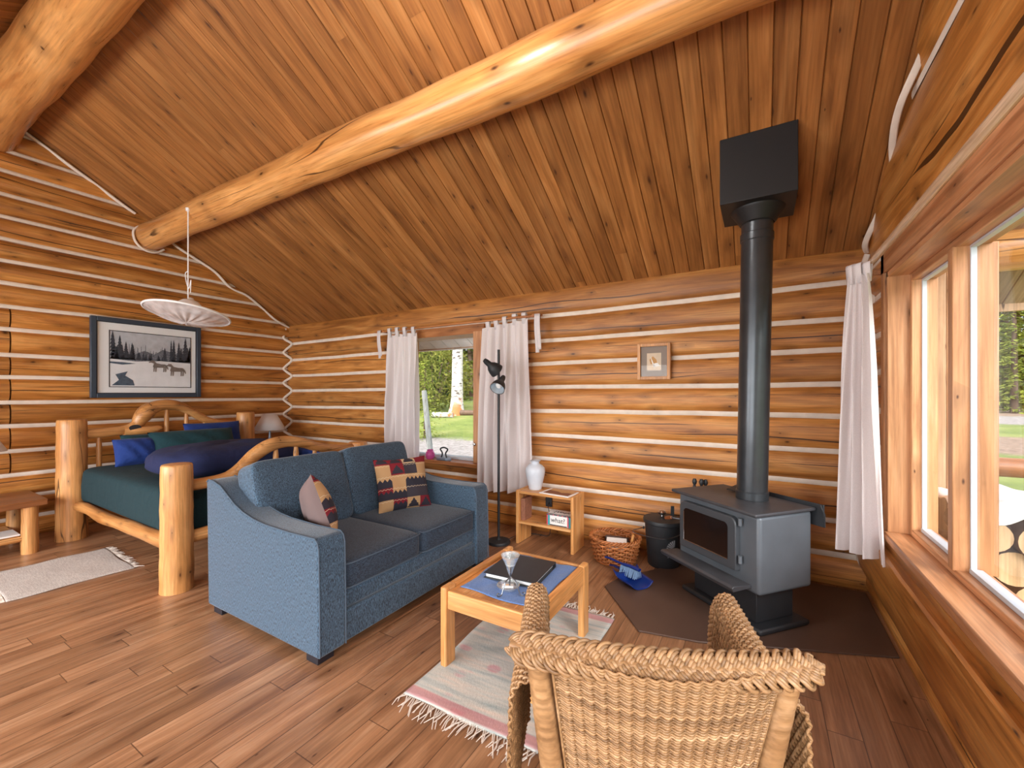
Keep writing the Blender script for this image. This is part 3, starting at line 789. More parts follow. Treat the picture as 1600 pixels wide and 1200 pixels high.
# throw pillows on the sofa
def pillow_mb(w, h, T, n=26, uvq=True, sag=.0, ear=.07):
    """local: x width, z height, y thickness (front at -y)"""
    mb = MB()
    def side(sgn):
        def fn(u, v):
            a, b = 2 * u - 1, 2 * v - 1
            ex = 1 - ear * (1 - abs(b) ** 2.5) * abs(a) ** 2; ez = 1 - ear * (1 - abs(a) ** 2.5) * abs(b) ** 2
            t = T * (max(0, 1 - abs(a) ** 2.6) ** .55) * (max(0, 1 - abs(b) ** 2.6) ** .55)
            wr = .006 * sin(a * 9 + b * 5) * (1 - a * a) * (1 - b * b)
            return (a * w / 2 * ex, sgn * (t + wr * (t > .01)), b * h / 2 * ez - sag * (1 - a * a))
        return fn
    mb.cur = 0; mb.grid(side(-1), n, n, uv=True); mb.cur = 1; mb.grid(side(1), n, n, uv=True)
    return mb
def put(mb, R, c):
    mb.v = [tuple(R @ Vector(p) + Vector(c)) for p in mb.v]; return mb
def turn_faces(mb, idx):
    for i, f in enumerate(mb.f):
        if mb.mi[i] == idx:
            mb.f[i] = f[::-1]
            if i in mb.uv: mb.uv[i] = mb.uv[i][::-1]
    return mb
# right pillow: front (-y) turned to +x -> rotate +90 about z
mb = put(pillow_mb(.45, .44, .075), rotz(math.radians(66)) @ rotx(math.radians(-20)), (-2.545, 2.545, .705))
p_ = obj('throw_pillow', mb, [M['lodge'], M['lodge']], None, loc=(-2.55, 2.55, .5), smooth=80)
tag(p_, 'square lodge-patterned throw pillow facing out at the far arm of the blue sofa', 'pillow', 'patterned throw pillows on the sofa')
mb = put(pillow_mb(.42, .42, .085), rotz(math.radians(158)) @ rotx(math.radians(-16)) @ roty(math.radians(20)), (-2.47, 1.72, .70))
p_ = obj('throw_pillow', mb, [M['lodge'], M['taupe']], None, loc=(-2.5, 1.7, .5), smooth=80)
tag(p_, 'patterned throw pillow turned edge-on showing its plain taupe back, leaning at the near sofa arm', 'pillow', 'patterned throw pillows on the sofa')

# ------------------------------------------------------------------ log bed
bed = thing('log_bed', 'peeled log bed with arched headboard and footboard against the left wall', 'bed', (-4.8, 2.25, 0))
XH, XFt = -5.93, -3.72
def post(x, y, r, h, k):
    mb = MB(); n = 14
    prof = [(r * (1.06 - .07 * i / n + .02 * sin(i * 1.9 + k)), h * i / n) for i in range(n)] + [(r * .98, h - .012), (r * .93, h - .002), (r * .86, h)]
    prof = [(.001, 0)] + prof + [(.001, h)]
    mb.lathe(prof, (x, y, 0), 26)
    return obj('post', mb, M['bed'], bed, smooth=50)
post(XH, 1.40, .112, 1.19, 1); post(XH, 3.05, .105, 1.20, 2); post(XFt, 1.43, .098, .93, 3); post(XFt, 3.06, .098, .93, 4)
# headboard: bent root log
mb = MB()
path = [(XH, 1.50, 1.035), (XH, 1.66, 1.04), (XH, 1.80, 1.055), (XH, 1.90, 1.10), (XH, 1.955, 1.19), (XH, 2.03, 1.275), (XH, 2.15, 1.318), (XH, 2.28, 1.305), (XH, 2.40, 1.245), (XH, 2.52, 1.16), (XH, 2.64, 1.095), (XH, 2.80, 1.055), (XH, 2.98, 1.045)]
P_ = spline(path, 7); rr = []
for i in range(len(P_)):
    t = i / (len(P_) - 1); rr.append(.050 + .034 * math.exp(-((t - .37) / .09) ** 2) + .012 * math.exp(-((t - .55) / .1) ** 2) - .006 * t)
mb.tube(P_, rr, 18)
hb = obj('headboard_log', mb, M['bed_y'], bed, smooth=70)
mb = MB(); P_ = spline([(XH + .01, 1.80, 1.045), (XH + .03, 1.92, 1.04), (XH + .03, 2.02, 1.04), (XH + .02, 2.10, 1.055), (XH + .015, 2.125, 1.065)], 6)
mb.tube(P_, [.05 - .036 * (i / (len(P_) - 1)) ** 2 for i in range(len(P_))], 14); obj('root_tip', mb, M['bed_y'], hb, smooth=70)
mb = MB(); mb.lathe([(0, 0), (.028, 0), (.034, .004), (0, .006)], (XH + .062, 1.875, 1.075), 14, roty(PI / 2) @ Matrix(((1, 0, 0), (0, 1.6, 0), (0, 0, 1)))); obj('knot', mb, M['ink'], hb)
mb = MB(); mb.tube([(XH, 1.45, .42), (XH, 3.02, .42)], .05, 16); obj('head_rail', mb, M['bed_y'], bed)
for y, zt in ((1.60, 1.03), (1.80, 1.04), (1.99, 1.03), (2.18, 1.31), (2.375, 1.26), (2.565, 1.12), (2.76, 1.06)):
    mb = MB(); mb.lathe([(.012, .44), (.021, .50), (.023, zt - .12), (.014, zt - .01), (.013, zt)], (XH, y, 0), 14); obj('spindle', mb, M['bed'], bed)
# footboard
mb = MB()
P_ = spline([(XFt, 1.50, .755), (XFt, 1.66, .757), (XFt, 1.78, .775), (XFt, 1.88, .835), (XFt, 1.985, .925), (XFt, 2.12, .995), (XFt, 2.27, 1.012), (XFt, 2.42, .985), (XFt, 2.56, .935), (XFt, 2.72, .895), (XFt, 2.86, .88), (XFt, 2.99, .885)], 7)
mb.tube(P_, [.044 + .014 * math.exp(-((i / (len(P_) - 1) - .42) / .16) ** 2) for i in range(len(P_))], 18); obj('footboard_log', mb, M['bed_y'], bed, smooth=70)
mb = MB(); P_ = [(XFt, 1.48 + 1.53 * i / 20, .36 + .01 * sin(i * .6)) for i in range(21)]; mb.tube(P_, [.045 + .012 * sin(i * .9) * .3 for i in range(21)], 16); obj('foot_rail', mb, M['bed_y'], bed)
for y, zt in ((1.80, .78), (1.98, .92), (2.17, 1.0), (2.36, 1.0), (2.55, .94), (2.74, .89)):
    mb = MB(); mb.lathe([(.012, .38), (.021, .44), (.023, zt - .10), (.014, zt - .01), (.013, zt)], (XFt, y, 0), 14); obj('spindle', mb, M['bed'], bed)
for y, k in ((1.42, 0), (3.06, 2)):
    mb = MB(); P_ = [(XH + .06 + (XFt - XH - .12) * i / 20, y + .008 * sin(i * .7 + k), .33 + .008 * sin(i * .5)) for i in range(21)]
    mb.tube(P_, [.056 - .010 * (1 - i / 20) + .003 * sin(i * 1.1) for i in range(21)], 18); obj('side_rail', mb, M['bed_x'], bed)
mb = MB(); mb.box(-5.86, -3.79, 1.49, 3.0, .335, .37); obj('slat_base', mb, M['bed_x'], bed)
# mattress with fitted sheet
mt = MB(); mt.superq((-4.83, 2.245, .535), (1.06, .82, .185), None, .22, .14, 64, 22)
for i, p in enumerate(mt.v):
    x, y, z = p
    if z < .6: y += .012 * sin(x * 17) * (1 if y > 2.2 else -1); z += .006 * sin(x * 11)
    if z > .69: z += .004 * sin(x * 6 + y * 4)
    mt.v[i] = (x, y, z)
mto = obj('mattress', mt, M['teal'], None, loc=(-4.83, 2.245, .37), smooth=80)
tag(mto, 'mattress in a dark teal fitted sheet on the log bed', 'mattress')
# bedding
def blob(nm, c, h, mat, label, cat, R=None, e=(.6, .6), wr=.015, grp=None, seed=0):
    mb = MB(); mb.superq(c, h, R, e[0], e[1], 48, 24)
    for i, p in enumerate(mb.v):
        v = Vector(p); n = mnoise.noise(v * 5 + Vector((seed, 0, 0))) + .5 * mnoise.noise(v * 11 + Vector((seed, 3, 0)))
        d = (v - Vector(c)).normalized(); v += d * n * wr; v.z = max(v.z, c[2] - h[2] * 1.0 if R is None else -9)
        mb.v[i] = tuple(v)
    o = obj(nm, mb, mat, None, loc=(c[0], c[1], c[2] - h[2]), smooth=80); return tag(o, label, cat, grp)
blob('duvet', (-4.42, 2.10, .85), (.42, .58, .14), M['navy'], 'bunched navy blue duvet lying across the foot of the bed', 'duvet', None, (.7, .6), .03)
blob('blanket', (-4.15, 2.84, .80), (.27, .15, .085), M['blue'], 'folded bright blue blanket behind the footboard arch at the window side of the bed', 'blanket', None, (.5, .5), .012, None, 5)
def bedpillow(w, h, T, R, c, mat, label):
    mb = put(pillow_mb(w, h, T, ear=.045), R, c)
    o = obj('bed_pillow', mb, [mat, mat], None, loc=(c[0], c[1], .72), smooth=80); return tag(o, label, 'pillow', 'pillows at the headboard')
bedpillow(.36, .30, .10, rotz(math.radians(85)) @ rotx(math.radians(-26)), (-5.60, 1.80, .845), M['blue'], 'small royal blue pillow at the near end of the headboard')
bedpillow(.84, .36, .10, rotz(math.radians(90)) @ rotx(math.radians(-30)), (-5.55, 2.32, .875), M['tealp'], 'long teal pillow leaning on the headboard below the arch')
bedpillow(.62, .42, .09, rotz(math.radians(90)) @ rotx(math.radians(-16)), (-5.755, 2.60, .895), M['blue'], 'larger royal blue pillow tucked behind the teal pillow')
bedpillow(.5, .32, .08, rotz(math.radians(90)) @ rotx(math.radians(-16)), (-5.775, 1.98, .855), M['tealp'], 'dark teal pillow half hidden behind the small blue pillow')

# night tables and bedside lamps
def night_table(c, label):
    t = thing('night_table', label, 'night table', (c[0], c[1], 0), group='log night tables beside the bed')
    x, y = c
    mb = MB(); mb.prism([(x - .33, y - .36), (x + .33, y - .37), (x + .345, y), (x + .335, y + .36), (x - .33, y + .37)], lambda a, b, d: (a, b, d), .425, .48); obj('top', mb, M['brownwood'], t, bevel=.006)
    for sx in (-.26, .27):
        for sy in (-.26, .26):
            mb = MB(); mb.lathe([(.001, 0), (.056, 0), (.058, .1), (.053, .3), (.055, .425), (.001, .425)], (x + sx, y + sy, 0), 18); obj('leg', mb, M['bed'], t)
    for sx in (-.26, .27):
        mb = MB(); mb.tube([(x + sx, y - .25, .135), (x + sx, y + .25, .14)], .024, 12); obj('stretcher', mb, M['bed_y'], t)
    mb = MB(); mb.box(x - .27, x + .26, y - .24, y + .20, .160, .175); obj('shelf', mb, M['bed_y'], t, bevel=.003)
    return t
night_table((-6.0, .82), 'low log night table with dark slab top at the left of the bed')
night_table((-5.98, 3.55), 'log night table half hidden behind the far side of the bed in the corner')
mb = MB(); mb.box(-5.98, -5.72, .70, 1.02, .1755, .188); o = obj('magazine', mb, M['paper'], None, loc=(-5.85, .86, .1755), bevel=.001); tag(o, 'white magazine on the shelf of the left night table', 'magazine')
def bedlamp(c, label):
    t = thing('bedside_lamp', label, 'lamp', (c[0], c[1], .48), group='bedside lamps')
    x, y = c
    mb = MB(); mb.lathe([(.001, .4805), (.075, .4805), (.078, .495), (.04, .515), (.022, .55), (.03, .64), (.034, .72), (.018, .83), (.012, .93), (.001, .93)], (x, y, 0), 22); obj('base', mb, M['iron'], t)
    mb = MB(); mb.lathe([(.205, .925), (.082, 1.155)], (x, y, 0), 36, caps=False); obj('shade', mb, M['lampshade'], t, solid=.004)
    mb = MB(); mb.tube([(x, y, .925), (x, y, 1.13)], .004, 6); mb.tube([(x - .08, y, 1.14), (x + .08, y, 1.14)], .003, 6); obj('harp', mb, M['chrome'], t)
bedlamp((-6.10, 3.47), 'small bedside lamp with pale cone shade by the corner beyond the bed')
bedlamp((-6.02, .79), 'bedside lamp whose pale shade just enters the left edge, on the near night table')

# ------------------------------------------------------------------ wolf picture on the left wall
pic = thing('wall_picture', 'large wintry wolf print in a slate blue frame on the log wall above the bed', 'picture', (-6.39, 2.17, 1.41))
xw = -6.388
py0, py1, pz0, pz1 = 1.648, 2.715, 1.40, 2.315
def fr(mb, a, b, c, d, w, x0, x1):
    mb.box(x0, x1, a, a + w, c, d); mb.box(x0, x1, b - w, b, c, d); mb.box(x0, x1, a + w, b - w, c, c + w); mb.box(x0, x1, a + w, b - w, d - w, d)
mb = MB(); fr(mb, py0, py1, pz0, pz1, .05, xw - .02, xw + .028); obj('frame', mb, M['frame_dark'], pic, bevel=.006)
mb = MB(); fr(mb, py0 + .045, py1 - .045, pz0 + .045, pz1 - .045, .012, xw - .01, xw + .02); obj('inner_moulding', mb, M['ink'], pic)
mb = MB(); mb.box(xw - .02, xw + .004, py0 + .04, py1 - .04, pz0 + .04, pz1 - .04); obj('mount', mb, M['mat'], pic)
a0, a1, b0, b1 = py0 + .165, py1 - .115, pz0 + .13, pz1 - .15
mb = MB()
g = [plain('print snow', (222, 226, 230), .7, var=.06, vscale=9), plain('print sky grey', (178, 184, 192), .7, var=.12, vscale=14), plain('print dark spruce', (52, 58, 68), .8, var=.4, vscale=60), plain('print grey trees', (104, 110, 120), .8, var=.5, vscale=80), plain('print wolf grey', (120, 110, 104), .8, var=.35, vscale=90), plain('print water', (72, 88, 106), .6, var=.3, vscale=40)]
W_, H_ = a1 - a0, b1 - b0
def pp_(pts, mi, lay):
    mb.cur = mi; mb.add([(xw + .005 + lay * .0004, a0 + p * W_, b0 + q * H_) for p, q in pts], [tuple(range(len(pts)))])
pp_([(0, 0), (1, 0), (1, 1), (0, 1)], 0, 0)
pp_([(0, .52), (1, .52), (1, 1), (0, 1)], 1, 1)
r = random.Random(4)
for i in range(46):   # pale trunks and thicket
    x = r.uniform(0, .99); h = r.uniform(.12, .3); pp_([(x, .5), (x + .012, .5), (x + .009, .5 + h), (x + .003, .5 + h)], 3, 2)
pp_([(0, .50), (.1, .62), (.25, .58), (.4, .68), (.52, .62), (.63, .72), (.8, .66), (1, .72), (1, .48), (.6, .50), (.3, .47)], 3, 3)
for x, h, wd in [(.03, .96, .07), (.11, .9, .06), (.18, .8, .05), (.93, .95, .07), (.84, .86, .05), (.76, .74, .04), (.99, .8, .05), (.24, .7, .04)] + [(r.choice((r.uniform(0, .34), r.uniform(.64, 1))), r.uniform(.62, .9), r.uniform(.03, .055)) for _ in range(16)] + [(r.uniform(.34, .64), r.uniform(.56, .68), .03) for _ in range(8)]:
    for j in range(7):
        z = .50 + (h - .50) * j / 7; ww = wd * (1 - j / 8); pp_([(max(0, x - ww), z), (min(1, x + ww), z), (min(1, max(0, x)), z + (h - .5) / 4)], 2, 4 + j * .1)
pp_([(0, .42), (.14, .40), (.3, .43), (.14, .445), (0, .45)], 5, 5)
pp_([(.02, .02), (.10, .12), (.06, .22), (.20, .28), (.17, .2), (.26, .12), (.28, .02)], 5, 5)
def wolf(ox, oz, s, f):
    T = lambda pts, l: pp_([(ox + f * p * s, oz + q * s * 1.25) for p, q in (pts if f > 0 else pts[::-1])], 4, l)
    T([(0, .30), (.10, .26), (.55, .27), (.70, .30), (.74, .42), (.66, .50), (.45, .50), (.20, .55), (.06, .52)], 6)      # body
    T([(.06, .52), (-.08, .58), (-.20, .56), (-.21, .61), (-.08, .68), (-.06, .75), (0, .69), (.05, .74), (.10, .66), (.20, .55), (.12, .40), (.02, .40)], 6.4)
    for lx in (.04, .14, .56, .66): T([(lx, .34), (lx - .01, 0), (lx + .045, 0), (lx + .075, .34)], 6.2)
    T([(.70, .46), (.80, .34), (.84, .16), (.78, .18), (.72, .32), (.66, .40)], 6.3)
wolf(.50, .29, .24, 1); wolf(.72, .22, .26, 1)
obj('print', mb, g, pic, smooth=0)
mb = MB(); fr(mb, a0 - .008, a1 + .008, b0 - .008, b1 + .008, .008, xw + .004, xw + .0075); obj('print_border', mb, M['ink'], pic)
mb = MB(); mb.box(xw + .012, xw + .014, py0 + .048, py1 - .048, pz0 + .048, pz1 - .048); obj('glazing', mb, M['pglass'], pic, smooth=0)

# small picture on the back wall
p2 = thing('wall_picture', 'small light wooden framed print on the log wall left of the stove pipe', 'picture', (-.817, 3.92, 1.575))
yw = 3.915; qx0, qx1, qz0, qz1 = -.962, -.675, 1.575, 1.90
mb = MB(); w_ = .028
mb.box(qx0, qx0 + w_, yw - .03, yw + .012, qz0, qz1); mb.box(qx1 - w_, qx1, yw - .03, yw + .012, qz0, qz1); mb.box(qx0 + w_, qx1 - w_, yw - .03, yw + .012, qz0, qz0 + w_); mb.box(qx0 + w_, qx1 - w_, yw - .03, yw + .012, qz1 - w_, qz1)
obj('frame', mb, M['frame_oak'], p2, bevel=.003)
M['grey_mount'] = plain('warm grey mount', (138, 126, 116), .7)
mb = MB(); mb.box(qx0 + w_, qx1 - w_, yw - .008, yw + .01, qz0 + w_, qz1 - w_); obj('mount', mb, M['grey_mount'], p2)
mb = MB(); cx, cz = -.818, 1.735
g2 = [plain('small print paper', (214, 196, 172), .8, var=.06), plain('small print feather', (240, 240, 238), .7), plain('small print ochre', (196, 150, 96), .8)]
def q2(pts, mi, l): mb.cur = mi; mb.add([(cx + x, yw - .0085 - l * .0004, cz + z) for x, z in pts], [tuple(range(len(pts)))])
q2([(-.062, -.078), (.062, -.078), (.062, .078), (-.062, .078)], 0, 0)
q2([(-.03, -.02), (.03, -.02), (.02, .02), (-.01, .05), (-.04, .02)], 2, 1); q2([(-.03, .05), (-.018, .02), (.01, -.05), (.004, -.06), (-.02, 0)], 1, 2); q2([(-.01, -.045), (.055, -.04), (.03, -.01), (.0, -.015)], 1, 2)
obj('print', mb, g2, p2, smooth=0)
mb = MB(); mb.box(qx0 + w_, qx1 - w_, yw - .014, yw - .012, qz0 + w_, qz1 - w_); obj('glazing', mb, M['pglass'], p2, smooth=0)

# ------------------------------------------------------------------ pendant lamp under the purlin
pl = thing('pendant_lamp', 'white gauze saucer pendant lamp hanging by a cord from the roof beam', 'pendant lamp', (-5.06, 2.03, 2.2))
cx, cy = -5.03, 2.03
mb = MB(); mb.tube([(cx, cy, 3.33), (cx, cy, 2.42)], .006, 6); mb.tube(spline([(cx, cy, 2.70), (cx - .06, cy, 2.68), (cx - .03, cy, 2.58), (cx + .02, cy, 2.52), (cx + .06, cy, 2.60), (cx + .05, cy, 2.47)], 5), .004, 5); mb.lathe([(0, 0), (.02, 0), (.022, .03), (0, .035)], (cx, cy, 3.31), 12); obj('cord', mb, M['white'], pl)
Rt = Matrix.Rotation(math.radians(8.5), 3, Vector((-.927, .374, 0))) @ Matrix.Rotation(math.radians(-6.5), 3, Vector((.374, .927, 0)))
cc = Vector((cx, cy, 2.262))
LA = lambda prof, n=48, caps=False: MB().lathe([(r_, z_) for r_, z_ in prof], cc, n, Rt, caps)
rim = MB(); rim.tube([cc + Rt @ Vector((.36 * cos(2 * PI * i / 56), .36 * sin(2 * PI * i / 56), 0)) for i in range(56)], .011, 8, closed=True); obj('rim_ring', rim, M['white'], pl)
bw = MB()
def bowl(u, v):
    a = 2 * PI * u; r_ = .36 * v; z_ = -.095 * (1 - v ** 2.2) + .006 * sin(a * 18) * v * (1 - v) * 4
    return cc + Rt @ Vector((r_ * cos(a), r_ * sin(a), z_))
bw.grid(bowl, 144, 12, closeu=True); obj('gauze_bowl', bw, M['gauze'], pl, smooth=80)
tp = MB()
def topf(u, v):
    a = 2 * PI * u; r_ = .36 - .262 * v; z_ = .01 + .035 * v
    return cc + Rt @ Vector((r_ * cos(a), r_ * sin(a), z_))
tp.grid(topf, 48, 4, closeu=True); obj('gauze_top', tp, M['gauze'], pl, smooth=80)
obj('dome', LA([(.105, .04), (.108, .07), (.10, .105), (.07, .135), (.03, .15), (.022, .17), (.001, .175)]), M['white'], pl, smooth=80)
rb = MB()
for k in range(6):
    a = 2 * PI * k / 6 + .3; rb.tube([cc + Rt @ Vector((r_ * cos(a), r_ * sin(a), .008 + .035 * (1 - r_ / .36))) for r_ in (.10, .24, .36)], .005, 6)
obj('ribs', rb, M['white'], pl)
# ------------------------------------------------------------------ wood stove (local: +x along the front to its right end, -y out of the door)
SA = math.radians(-40.5)
stv = thing('wood_stove', 'grey black wood stove with glass door and tall pipe on the hearth pad', 'stove', (-.123, 3.25, .012), SA)
L = dict(local=True)
hw, hd = .345, .225
def sbox(nm, b, mat, parent=stv, bevel=.004, **k):
    mb = MB(); mb.box(*b); return obj(nm, mb, mat, parent, local=True, bevel=bevel, **k)
sbox('base_plate', (-hw + .02, hw - .01, -hd + .03, hd - .01, 0, .035), M['black'], bevel=.012)
sbox('pedestal', (-.255, .26, -.14, .165, .035, .25), M['black'])
sbox('firebox', (-hw + .01, hw - .005, -hd + .015, hd, .24, .712), M['stove'], bevel=.022, seg=4)
sbox('top_plate', (-hw - .02, hw + .01, -hd - .03, hd + .015, .712, .734), M['stovetop'], bevel=.008, seg=3)
lip = MB(); lip.prism([(-hd + .02, .29), (-hd + .02, .272), (-hd - .125, .266), (-hd - .135, .29), (-hd - .12, .30)], lambda a, b, d: (d, a, b), -hw - .01, hw - .06)
obj('ash_lip', lip, M['stovetop'], stv, local=True, bevel=.003)
# door with rounded shoulders
dx0, dx1, dz0, dz1 = -.285, .205, .345, .672
def doorpoly(a0, a1, c0, c1, r):
    out = []
    for (cx, cz, s) in ((a1 - r, c1 - r, 0), (a0 + r, c1 - r, 1)):
        for k in range(7): t = s * PI / 2 + k / 6 * PI / 2; out.append((cx + r * cos(t), cz + r * sin(t)))
    return out + [(a0, c0), (a1, c0)]
ddoor = MB(); ddoor.prism(doorpoly(dx0, dx1, dz0, dz1, .05), lambda a, b, d: (a, d, b), -hd + .02, -hd - .022)
door = obj('door', ddoor, M['stovedoor_shaded'], stv, local=True, bevel=.006)
gl_ = MB(); gl_.prism(doorpoly(dx0 + .045, dx1 - .06, dz0 + .055, dz1 - .045, .03), lambda a, b, d: (a, d, b), -hd - .0225, -hd - .025); obj('door_glass', gl_, M['stoveglass'], door, local=True)
tr_ = MB(); tr_.tube([(dx0 + .045, -hd - .024, dz1 - .07), (dx0 + .045, -hd - .024, dz0 + .055), (dx1 - .06, -hd - .024, dz0 + .055)], .0035, 6); obj('glass_trim', tr_, M['chrome'], door, local=True)
for z in (.40, .63):
    mb = MB(); mb.lathe([(0, 0), (.012, 0), (.012, .045), (0, .045)], (dx1 + .018, -hd - .006, z), 12); obj('hinge', mb, M['stove'], door, local=True)
hd_ = MB(); hd_.tube(spline([(dx0 + .0, -hd - .02, .53), (dx0 - .03, -hd - .045, .53), (dx0 - .05, -hd - .05, .53)], 4), .006, 8); obj('door_handle_rod', hd_, M['wire'], door, local=True)
hg = MB(); hg.lathe([(.0, 0), (.011, .003), (.014, .03), (.012, .07), (.0, .075)], (dx0 - .048, -hd - .05, .53), 12, roty(math.radians(-108))); obj('door_handle', hg, wood('handle wood', (92, 48, 24), (130, 74, 40), (150, 90, 52), 'X', 2, 0, .4, 0, 0), door, local=True)
# rear heat shield / shelf bits that stick up behind the top
bk = MB(); bk.box(-.02, hw + .05, hd + .02, hd + .03, .62, .757); bk.tube([(hw + .045, hd + .0, .757), (hw + .055, hd + .02, .70), (hw + .05, hd + .028, .62)], .006, 6); obj('heat_shield', bk, M['black'], stv, local=True, bevel=.003)
bk = MB(); bk.obox((-.10, .13, .757), (.16, .10, .006), rotx(.25)); obj('damper_plate', bk, M['black'], stv, local=True)
# pipe, collar, ceiling box: pipe axis in local coordinates
R3 = rotz(-SA)
def loc_(x, y, z): v = R3 @ Vector((x + .123, y - 3.25, 0)); return (v.x, v.y, z - .012)
pA_, pB_ = Vector(loc_(-.045, 3.262, .746)), Vector(loc_(-.012, 3.212, 2.69))
def along(z): return tuple(pA_ + (pB_ - pA_) * ((z - pA_.z) / (pB_.z - pA_.z)))
mb = MB(); zs_ = [.734, .79, .792, 1.3, 1.9, 2.42, 2.64]; mb.tube([along(z) for z in zs_], [.096, .096, .0925, .0925, .0925, .0928, .0928], 36); pip = obj('stove_pipe', mb, M['pipe'], stv, local=True, smooth=35)
for z in (.735, 2.44):
    mb = MB(); mb.tube([along(z), along(z + .004), along(z + .05), along(z + .054)], [.094, .0985, .0985, .094], 36); obj('pipe_collar', mb, M['pipe'], pip, local=True, smooth=35)

# chimney support box hung from the sloping ceiling
bx0, bx1, by0, by1, bz = -.22, .197, 2.995, 3.42, 2.655
cb = thing('chimney_box', 'black square chimney support box on the sloping ceiling above the stove pipe', 'chimney box', (-.01, 3.2, bz))
mb = MB()
zt = lambda y: ceil_z(y) - .002
vs = [(bx0, by0, bz), (bx1, by0, bz), (bx1, by1, bz), (bx0, by1, bz), (bx0, by0, zt(by0)), (bx1, by0, zt(by0)), (bx1, by1, zt(by1)), (bx0, by1, zt(by1))]
mb.add(vs, [(0, 3, 2, 1), (0, 1, 5, 4), (1, 2, 6, 5), (2, 3, 7, 6), (3, 0, 4, 7), (4, 5, 6, 7)]); obj('box', mb, M['boxblack'], cb, bevel=.004)
mb = MB(); mb.lathe([(.104, -.085), (.15, -.012), (.158, 0), (.158, .004)], (-.012, 3.212, bz), 36, caps=False); mb.lathe([(.095, -.09), (.104, -.085)], (-.012, 3.212, bz), 36, caps=False); obj('collar_plate', mb, M['boxblack'], cb)

# fire tools behind the stove
ft = thing('fire_tool_set', 'black fire tool stand with turned handles rising behind the stove', 'fire tools', (-.40, 3.84, .012))
mb = MB(); mb.lathe([(.001, .012), (.09, .012), (.09, .03), (.02, .04), (.012, .06), (.012, .62), (.001, .62)], (-.42, 3.83, 0), 20); obj('stand', mb, M['black'], ft)
for k, (x, y) in enumerate([(-.472, 3.83), (-.415, 3.80), (-.388, 3.83)]):
    mb = MB(); mb.tube([(x, y, .14), (x, y, .60)], .007, 8); h = .006 * (k == 1)
    mb.lathe([(.007, .58), (.016, .60), (.010, .625), (.016, .65), (.014, .67), (.009, .682), (.018, .70 + h), (.019, .715 + h), (.012, .735 + h), (0, .737 + h)], (x, y, 0), 14); obj('tool', mb, M['black'], ft)
mb = MB(); mb.tube([(-.48, 3.83, .50), (-.38, 3.83, .50)], .006, 8); mb.tube([(-.415, 3.79, .50), (-.415, 3.84, .50)], .006, 8); obj('rack', mb, M['black'], ft)

# ash bucket
bu = thing('ash_bucket', 'black lidded ash bucket with a fan emblem standing between basket and stove', 'bucket', (-.705, 3.735, 0))
bxc, byc = -.705, 3.735
mb = MB(); mb.lathe([(.001, .0), (.120, .0), (.128, .012), (.152, .355), (.158, .36), (.158, .372), (.001, .372)], (bxc, byc, 0), 40); obj('pail', mb, M['black'], bu)
mb = MB(); mb.lathe([(.164, .362), (.166, .380), (.160, .392), (.05, .405), (.001, .407)], (bxc, byc, 0), 40, caps=False); lid = obj('lid', mb, M['black'], bu)
mb = MB(); mb.lathe([(.014, .405), (.013, .418), (.030, .428), (.034, .442), (.024, .456), (0, .46)], (bxc - .01, byc, 0), 18); obj('lid_knob', mb, M['chrome'], lid)
mb = MB(); mb.obox((bxc + .07, byc + .02, .455), (.028, .006, .09), rotz(.3)); obj('lid_tab', mb, M['black'], lid, bevel=.002)
hb_ = MB(); hb_.tube(spline([(bxc - .155, byc - .05, .30), (bxc - .20, byc - .09, .292), (bxc - .225, byc - .12, .285), (bxc - .20, byc - .16, .28), (bxc - .08, byc - .19, .275), (bxc + .06, byc - .19, .28), (bxc + .16, byc - .06, .30)], 5), .0035, 6)
obj('wire_bail', hb_, M['wire'], bu)
for sx in (-1, 1):
    mb = MB(); mb.lathe([(0, 0), (.012, 0), (.012, .01), (0, .01)], (bxc + sx * .148, byc - .045, .30), 10, roty(sx * PI / 2)); obj('ear', mb, M['black'], bu)
emb = MB(); grey = plain('grey emblem print', (150, 152, 156), .5)
fa = math.radians(-48)
def onpail(a, z): r_ = .1288 + (.024 / .343) * (z - .012) + .001; return (bxc + (r_) * cos(a), byc + (r_) * sin(a), z)
for k in range(6):
    t0, t1 = PI * .98 - k * PI * .5 / 6, PI * .98 - (k + .7) * PI * .5 / 6
    q = [(.02 * cos(t), .02 * sin(t)) for t in (t0, t1)] + [(.075 * cos(t), .075 * sin(t)) for t in (t1, t0)]
    emb.add([onpail(fa + .12 + a / .15, .175 + b) for a, b in q], [(0, 1, 2, 3)])
obj('emblem', emb, grey, bu, smooth=0); emb = MB()
for k in range(5): emb.add([onpail(fa + (-.05 + k * .02 + a) / .15, .125 + b) for a, b in ((0, 0), (.013, 0), (.013, .014), (0, .014))], [(0, 1, 2, 3)])
emb.add([onpail(fa + a / .15, b) for a, b in ((-.045, .105), (.04, .105), (.04, .113), (-.045, .113))], [(0, 1, 2, 3)])
obj('emblem_lettering', emb, grey, bu, smooth=0)

# weaving helper -----------------------------------------------------------
def weave(mb, S_, nrow, nst, r=.004, seg=5, closed=False, amp=.005, stake=.004, n=5, rib=False):
    """S_(u, v) -> (point, normal); rows follow u, stakes follow v"""
    for j in range(nrow):
        v = (j + .5) / nrow; pts = []; m = nst * seg // 2
        for i in range(m if closed else m + 1):
            u = i / m; p, nn = S_(u, v); ph = 2 * PI * u * nst + .5 * (j % 2) if rib else PI * (u * nst + j)
            pts.append(Vector(p) + Vector(nn) * (amp * cos(ph)))
        mb.tube(pts, r, n, caps=False, closed=closed)
    for k in range(nst if closed else nst + 1):
        u = (k + (.0 if closed else 0)) / nst
        mb.tube([S_(u, q / 8)[0] for q in range(9)], stake, 5, caps=False)

